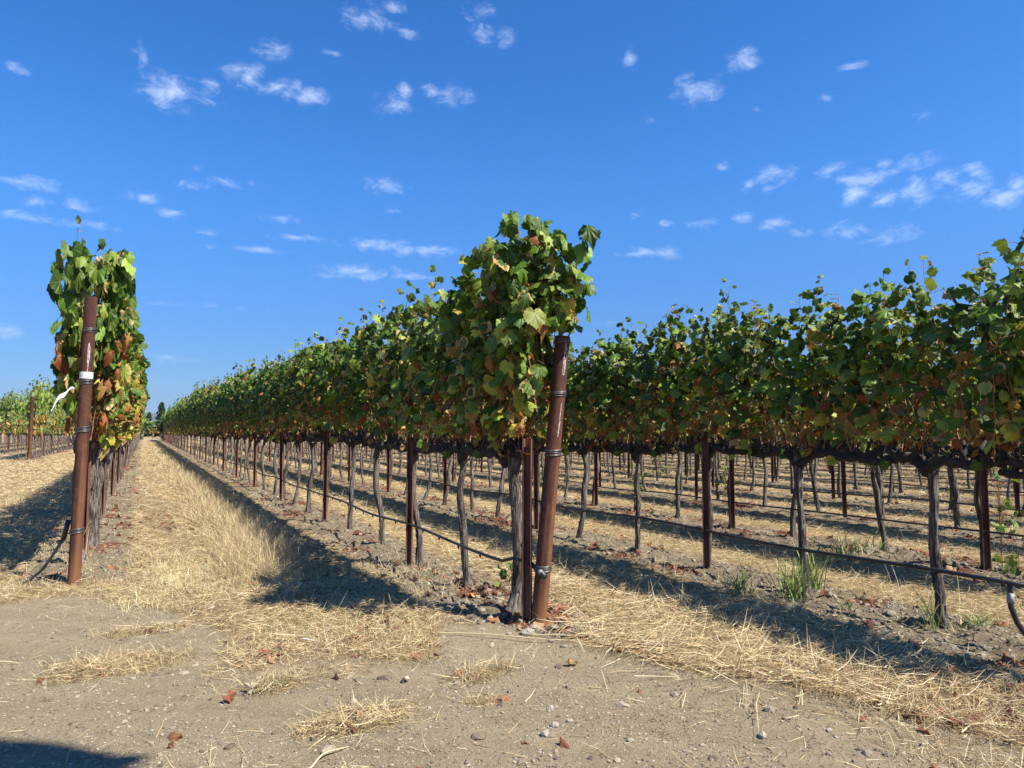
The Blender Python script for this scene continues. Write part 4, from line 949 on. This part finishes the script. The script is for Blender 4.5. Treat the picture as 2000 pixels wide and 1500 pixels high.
# single stones
for q, (x, y, r_, lab) in enumerate([(2.13, 3.93, .040, 'white-grey stone in front of the leaning post base'), (2.20, 4.0, .032, 'dark grey stone touching the leaning post base'), (1.66, 2.86, .020, 'pale pebble on the road right of centre'),
        (1.52, 2.66, .022, 'dark flat pebble left of the pale pebbles'), (1.60, 2.72, .018, 'whitish pebble in the small pebble cluster'), (1.68, 2.73, .013, 'tiny white pebble beside the whitish one'), (1.79, 2.44, .014, 'small dark pebble near the bottom centre'), (2.29, 2.22, .022, 'blue-grey pebble near the bottom right'),
        (2.56, 2.12, .012, 'small black pebble right of the blue-grey pebble'), (-.24, 4.01, .012, 'small pebble on the left of the road'), (2.02, 3.98, .018, 'small pale stone left of the white-grey stone'), (4.78, 2.38, .03, 'brown stone beneath the riser hose')]):
    rg = np.random.default_rng(900+q)
    mb = MB(); a = np.linspace(0, np.pi, 10); b_ = np.linspace(0, 2*np.pi, 15)[:-1]
    A_, B_ = np.meshgrid(a, b_, indexing='ij'); dx, dy, dz = np.sin(A_)*np.cos(B_), np.sin(A_)*np.sin(B_), np.cos(A_)
    rr = r_*(1+.55*(vn(dx*1.6+q*3, dy*1.6, dz*1.6+5, seed=q)-.5)+.2*(vn(dx*4+q*3, dy*4, dz*4+5, seed=q)-.5)); idx = np.arange(140).reshape(10, 14)
    v = np.stack([rr*dx*1.1, rr*dy*.9, rr*dz*.68], -1).reshape(-1, 3); nx = np.roll(idx, -1, 1)
    mb.add(v, np.stack([idx[:-1], idx[1:], nx[1:], nx[:-1]], -1).reshape(-1, 4), 0, False)
    o = mb.build('stone', M_stone, None, (x, y, float(height(x, y))+r_*.25), rg.uniform(0, 6)); tag(o, lab, 'stone', 'loose stones on the dirt road')
# single fallen leaves / litter
for q, (x, y, s_, c_, lab) in enumerate([(.50, 3.67, .065, (.50, .40, .28), 'crumpled pale dead leaf beside the spiky road tuft'), (.39, 3.66, .055, (.30, .09, .05), 'curled red-brown leaf left of the pale dead leaf'), (2.06, 3.30, .05, (.42, .22, .10), 'flat orange-brown leaf on the road right of centre'),
        (1.19, 3.50, .04, (.55, .45, .35), 'wavy pale leaf scrap in the middle of the road'), (2.62, 4.55, .07, (.36, .12, .06), 'red-brown leaf just right of the leaning post'), (1.55, 6.4, .085, (.34, .13, .06), 'large curled brown leaf in the grass left of the first trunk'),
        (1.25, 6.1, .08, (.30, .10, .05), 'brown leaf lying in the vine shadow'), (2.05, 4.22, .055, (.38, .16, .07), 'orange-brown leaf at the steel post foot'), (4.75, 2.33, .08, (.48, .28, .15), 'large tan leaf at the right edge under the hose'), (3.75, 2.45, .06, (.40, .2, .1), 'tan leaf on the verge below the nearest trunk')]):
    rg = np.random.default_rng(950+q); mb = MB(); a = rg.uniform(0, 6.28)
    leaves(mb, np.array([[0, 0, .02]]), np.array([[math.cos(a), math.sin(a), .15]]), np.array([[rg.normal()*.4, rg.normal()*.4, 1]]), np.array([s_]), np.array([c_]), np.array([-1.]), 0, np.array([1.1]), 0, rg)
    tag(mb.build('fallen_leaf', M_leaf, None, (x, y, float(height(x, y))+.008)), lab, 'fallen leaf', 'single fallen leaves')
mb = MB(); s = np.linspace(0, 1, 12); pth = np.stack([.11*s, -.03*s+.010*np.sin(s*5), .008+.003*np.sin(s*7)], 1); wd = .008*np.sin(np.pi*np.clip(s, .08, .92))+.003
v = np.concatenate([pth+[0, 1, .1]*wd[:, None], pth-[0, 1, .1]*wd[:, None]]); k = np.arange(11); mb.add(v, np.stack([k, k+1, k+13, k+12], 1), 0, True)
tag(mb.build('plastic_scrap', M_tape, None, (.86, 4.43, float(height(.86, 4.43))+.01), -.3), 'strip of white plastic lying in the straw mat', 'litter')
for q, (x, y, l_, a, lab) in enumerate([(-.66, 4.76, .24, -.62, 'pale dry stalk lying at the left edge of the road'), (.66, 2.86, .24, .55, 'pale stalk slanting on the road near the bottom'), (3.17, 1.86, .26, -.1, 'long pale stalk at the bottom right'), (1.90, 3.93, .85, -.62, 'long thin twig in front of the leaning post base'), (2.3, 3.75, .5, -.5, 'straw stalk right of the leaning post base')]):
    mb = MB(); s = np.linspace(-.5, .5, 9); v, f = tube(np.stack([s*l_, .02*np.sin(s*5+q), .006+.004*np.cos(s*7)], 1), .0042*np.interp(s, [-.5, .3, .5], [1, .9, .4]), 6, ref=(0, 0, 1)); mb.add(v, f, 0, True, col=(.62, .50, .30))
    tag(mb.build('stalk', M_fibre, None, (x, y, float(height(x, y))+.012), a), lab, 'stalk', 'single stalks on the road')

# ------------------------------------------------------------------ far things
def scatter_crown(mb, centers, radii, n, size, cols, rg, squash=1.):
    cs = np.array(centers); rs = np.array(radii); w_ = rs**2/np.sum(rs**2); k = rg.choice(len(cs), n, p=w_)
    d = rg.normal(size=(n, 3)); d /= np.linalg.norm(d, axis=1)[:, None]; r_ = rs[k]*rg.uniform(.55, 1.08, n)
    P_ = cs[k]+d*r_[:, None]*[1, 1, squash]
    c_ = np.array(cols)[rg.integers(len(cols), size=n)]*rg.uniform(.7, 1.25, (n, 1))
    leaves(mb, P_, rg.normal(size=(n, 3)), d+rg.normal(size=(n, 3))*.6, size*rg.uniform(.6, 1.3, n), c_, np.full(n, -1.), 2, rg.uniform(.2, .6, n), 0, rg)
def tree(name, label, x, y, h, cr, n, size, cols, conifer=False, seed=0, th=.35, grp='trees beyond the vineyard'):
    rg = np.random.default_rng(seed); t_ = thing(name, label, 'tree', (x, y, 0), 0, grp)
    mb = MB(); zz = np.linspace(-.2, h*(.97 if conifer else .62), 8)
    v, f = tube(np.stack([.02*h*np.sin(zz*.3), .02*h*np.cos(zz*.3), zz], 1), np.linspace(.022*h, .004*h, 8), 8); mb.add(v, f)
    if not conifer:
        for q in range(7):
            a = rg.uniform(0, 6.28); z = h*rg.uniform(.3, .55); l_ = cr*rg.uniform(.6, .95)
            v, f = tube([(0, 0, z), (math.cos(a)*l_*.5, math.sin(a)*l_*.5, z+l_*.45), (math.cos(a)*l_, math.sin(a)*l_, z+l_*.75)], [.010*h, .006*h, .002*h], 6); mb.add(v, f)
    mb.build('trunk', M_bark, t_)
    mb = MB()
    if conifer:
        zz = rg.beta(1, 1.4, n)*.93+.06; r_ = cr*(1-zz)**.85*(.72+.28*np.sin(zz*46))*rg.uniform(.2, 1, n)**.5; a = rg.uniform(0, 6.28, n)
        P_ = np.stack([r_*np.cos(a), r_*np.sin(a), zz*h], 1); c_ = np.array(cols)[rg.integers(len(cols), size=n)]*rg.uniform(.7, 1.2, (n, 1))
        leaves(mb, P_, np.stack([np.cos(a), np.sin(a), -.3+0*a], 1), rg.normal(size=(n, 3))*.5+[0, 0, 1], size*rg.uniform(.6, 1.3, n), c_, np.full(n, -1.), 2, rg.uniform(.2, .6, n), 0, rg)
    else:
        m = 16; a = rg.uniform(0, 6.28, m); q = rg.uniform(.1, .75, m); zc = h*rg.uniform(th+.1, .86, m)
        cs = np.stack([np.cos(a)*cr*q, np.sin(a)*cr*q, zc], 1)
        scatter_crown(mb, cs, cr*rg.uniform(.28, .46, m), n, size, cols, rg)
    mb.build('crown', M_leaf, t_)
DK = [(.03, .06, .02), (.045, .085, .028), (.06, .10, .035), (.025, .045, .018)]
tree('conifer', 'tall dark conifer standing above the end of the grass aisle', 2.9, 152, 6.8, 1.5, 3500, .42, DK, True, 81)
tree('conifer', 'small dark conifer left of the tall one at the aisle end', .95, 170, 5.3, 1.0, 1500, .38, DK, True, 82)
tree('broadleaf_tree', 'rounded dark tree peeping out behind the left row', -1.9, 150, 9.6, 2.9, 5200, .5, DK, False, 83, th=.1)
tree('broadleaf_tree', 'bushy green tree low at the end of the aisle', -2.0, 112, 3.4, 2.4, 3000, .3, [(.05, .10, .025), (.08, .14, .04)], False, 84, th=.0)
tree('broadleaf_tree', 'leafy bush on the right side of the aisle end', 3.2, 97, 2.6, 1.8, 2200, .26, [(.06, .12, .03), (.09, .15, .04)], False, 85, th=.0)
# tree behind the camera whose crown shades the lower left corner of the road
tree('roadside_tree', 'roadside tree behind the viewpoint shading the lower left corner', 2.62, -2.30, 9.5, 1.2, 9000, .16, DK, False, 86, th=.56, grp='trees near the road')
# far vineyard block lying across the end of the aisle
mb = MB(); rg = np.random.default_rng(88)
for x in np.arange(-26, 40, 1.3):
    n = 70; P_ = np.stack([x+rg.uniform(-.8, .8, n), 132+rg.normal(size=n)*.35, rg.uniform(.9, 2.9, n)], 1)
    c_, _k = leaf_cols(np.clip((P_[:, 2]-.9)/1.2, 0, 1), rg)
    leaves(mb, P_, rg.normal(size=(n, 3))+[0, -.3, -.5], rg.normal(size=(n, 3))*.5+[0, -1, .6], rg.uniform(.2, .34, n), c_, np.full(n, -1.), 2, rg.uniform(.2, .6, n), 0, rg)
    v, f = tube([(x, 132, -.1), (x+.03, 132, 1.3)], .06, 5); mb.add(v, f, 1)
tag(mb.build('cross_vines', [M_leaf, M_bark]), 'line of far vines running crosswise beyond the grass aisle', 'vines', kind='stuff')
# hills
M_hill, t, out = newmat('wooded_hill'); n1 = noise(t, .02, 5)
prin(t, out, Base_Color=ramp(t, n1, [(.35, (.045, .06, .035)), (.65, (.11, .115, .07))]), Roughness=1.0)
a = np.linspace(-1.3, 1.5, 260); rr_ = np.linspace(0, 1, 26)
Aa, Rr = np.meshgrid(a, rr_, indexing='ij')
hh_ = (82+60*(fbm(Aa*3, 0*Aa, seed=91)-.5)+26*(fbm(Aa*16+3, 0*Aa, seed=92)-.5))*(.8+.2*np.cos(Aa-.1))
Hz = hh_*np.sin(np.pi*Rr)**.8*(1+.15*(fbm(Aa*40, Rr*9, seed=93)-.5))-4
D = 2300+1400*Rr
mb = MB(); idx = np.arange(260*26).reshape(260, 26)
mb.add(np.stack([np.sin(Aa)*D, np.cos(Aa)*D, Hz], -1).reshape(-1, 3), np.stack([idx[:-1, :-1], idx[1:, :-1], idx[1:, 1:], idx[:-1, 1:]], -1).reshape(-1, 4)[:, ::-1], 0, True)
tag(mb.build('hills', M_hill), kind='structure')

# air: even haze that fades the far hills
M_haze, t, out = newmat('haze')
vo = t.nodes.new('ShaderNodeVolumePrincipled'); vo.inputs['Color'].default_value = (.50, .68, 1, 1); vo.inputs['Density'].default_value = .00012; vo.inputs['Anisotropy'].default_value = .2
t.links.new(vo.outputs[0], out.inputs['Volume'])
mb = MB(); x0, x1, y0, y1, z0, z1 = -4200, 4200, -2700, 4200, -8, 150
v = [(x, y, z) for z in (z0, z1) for x, y in ((x0, y0), (x1, y0), (x1, y1), (x0, y1))]
mb.add(v, [(0, 3, 2, 1), (4, 5, 6, 7), (0, 1, 5, 4), (1, 2, 6, 5), (2, 3, 7, 6), (3, 0, 4, 7)], 0, False)
tag(mb.build('haze', M_haze), kind='stuff')
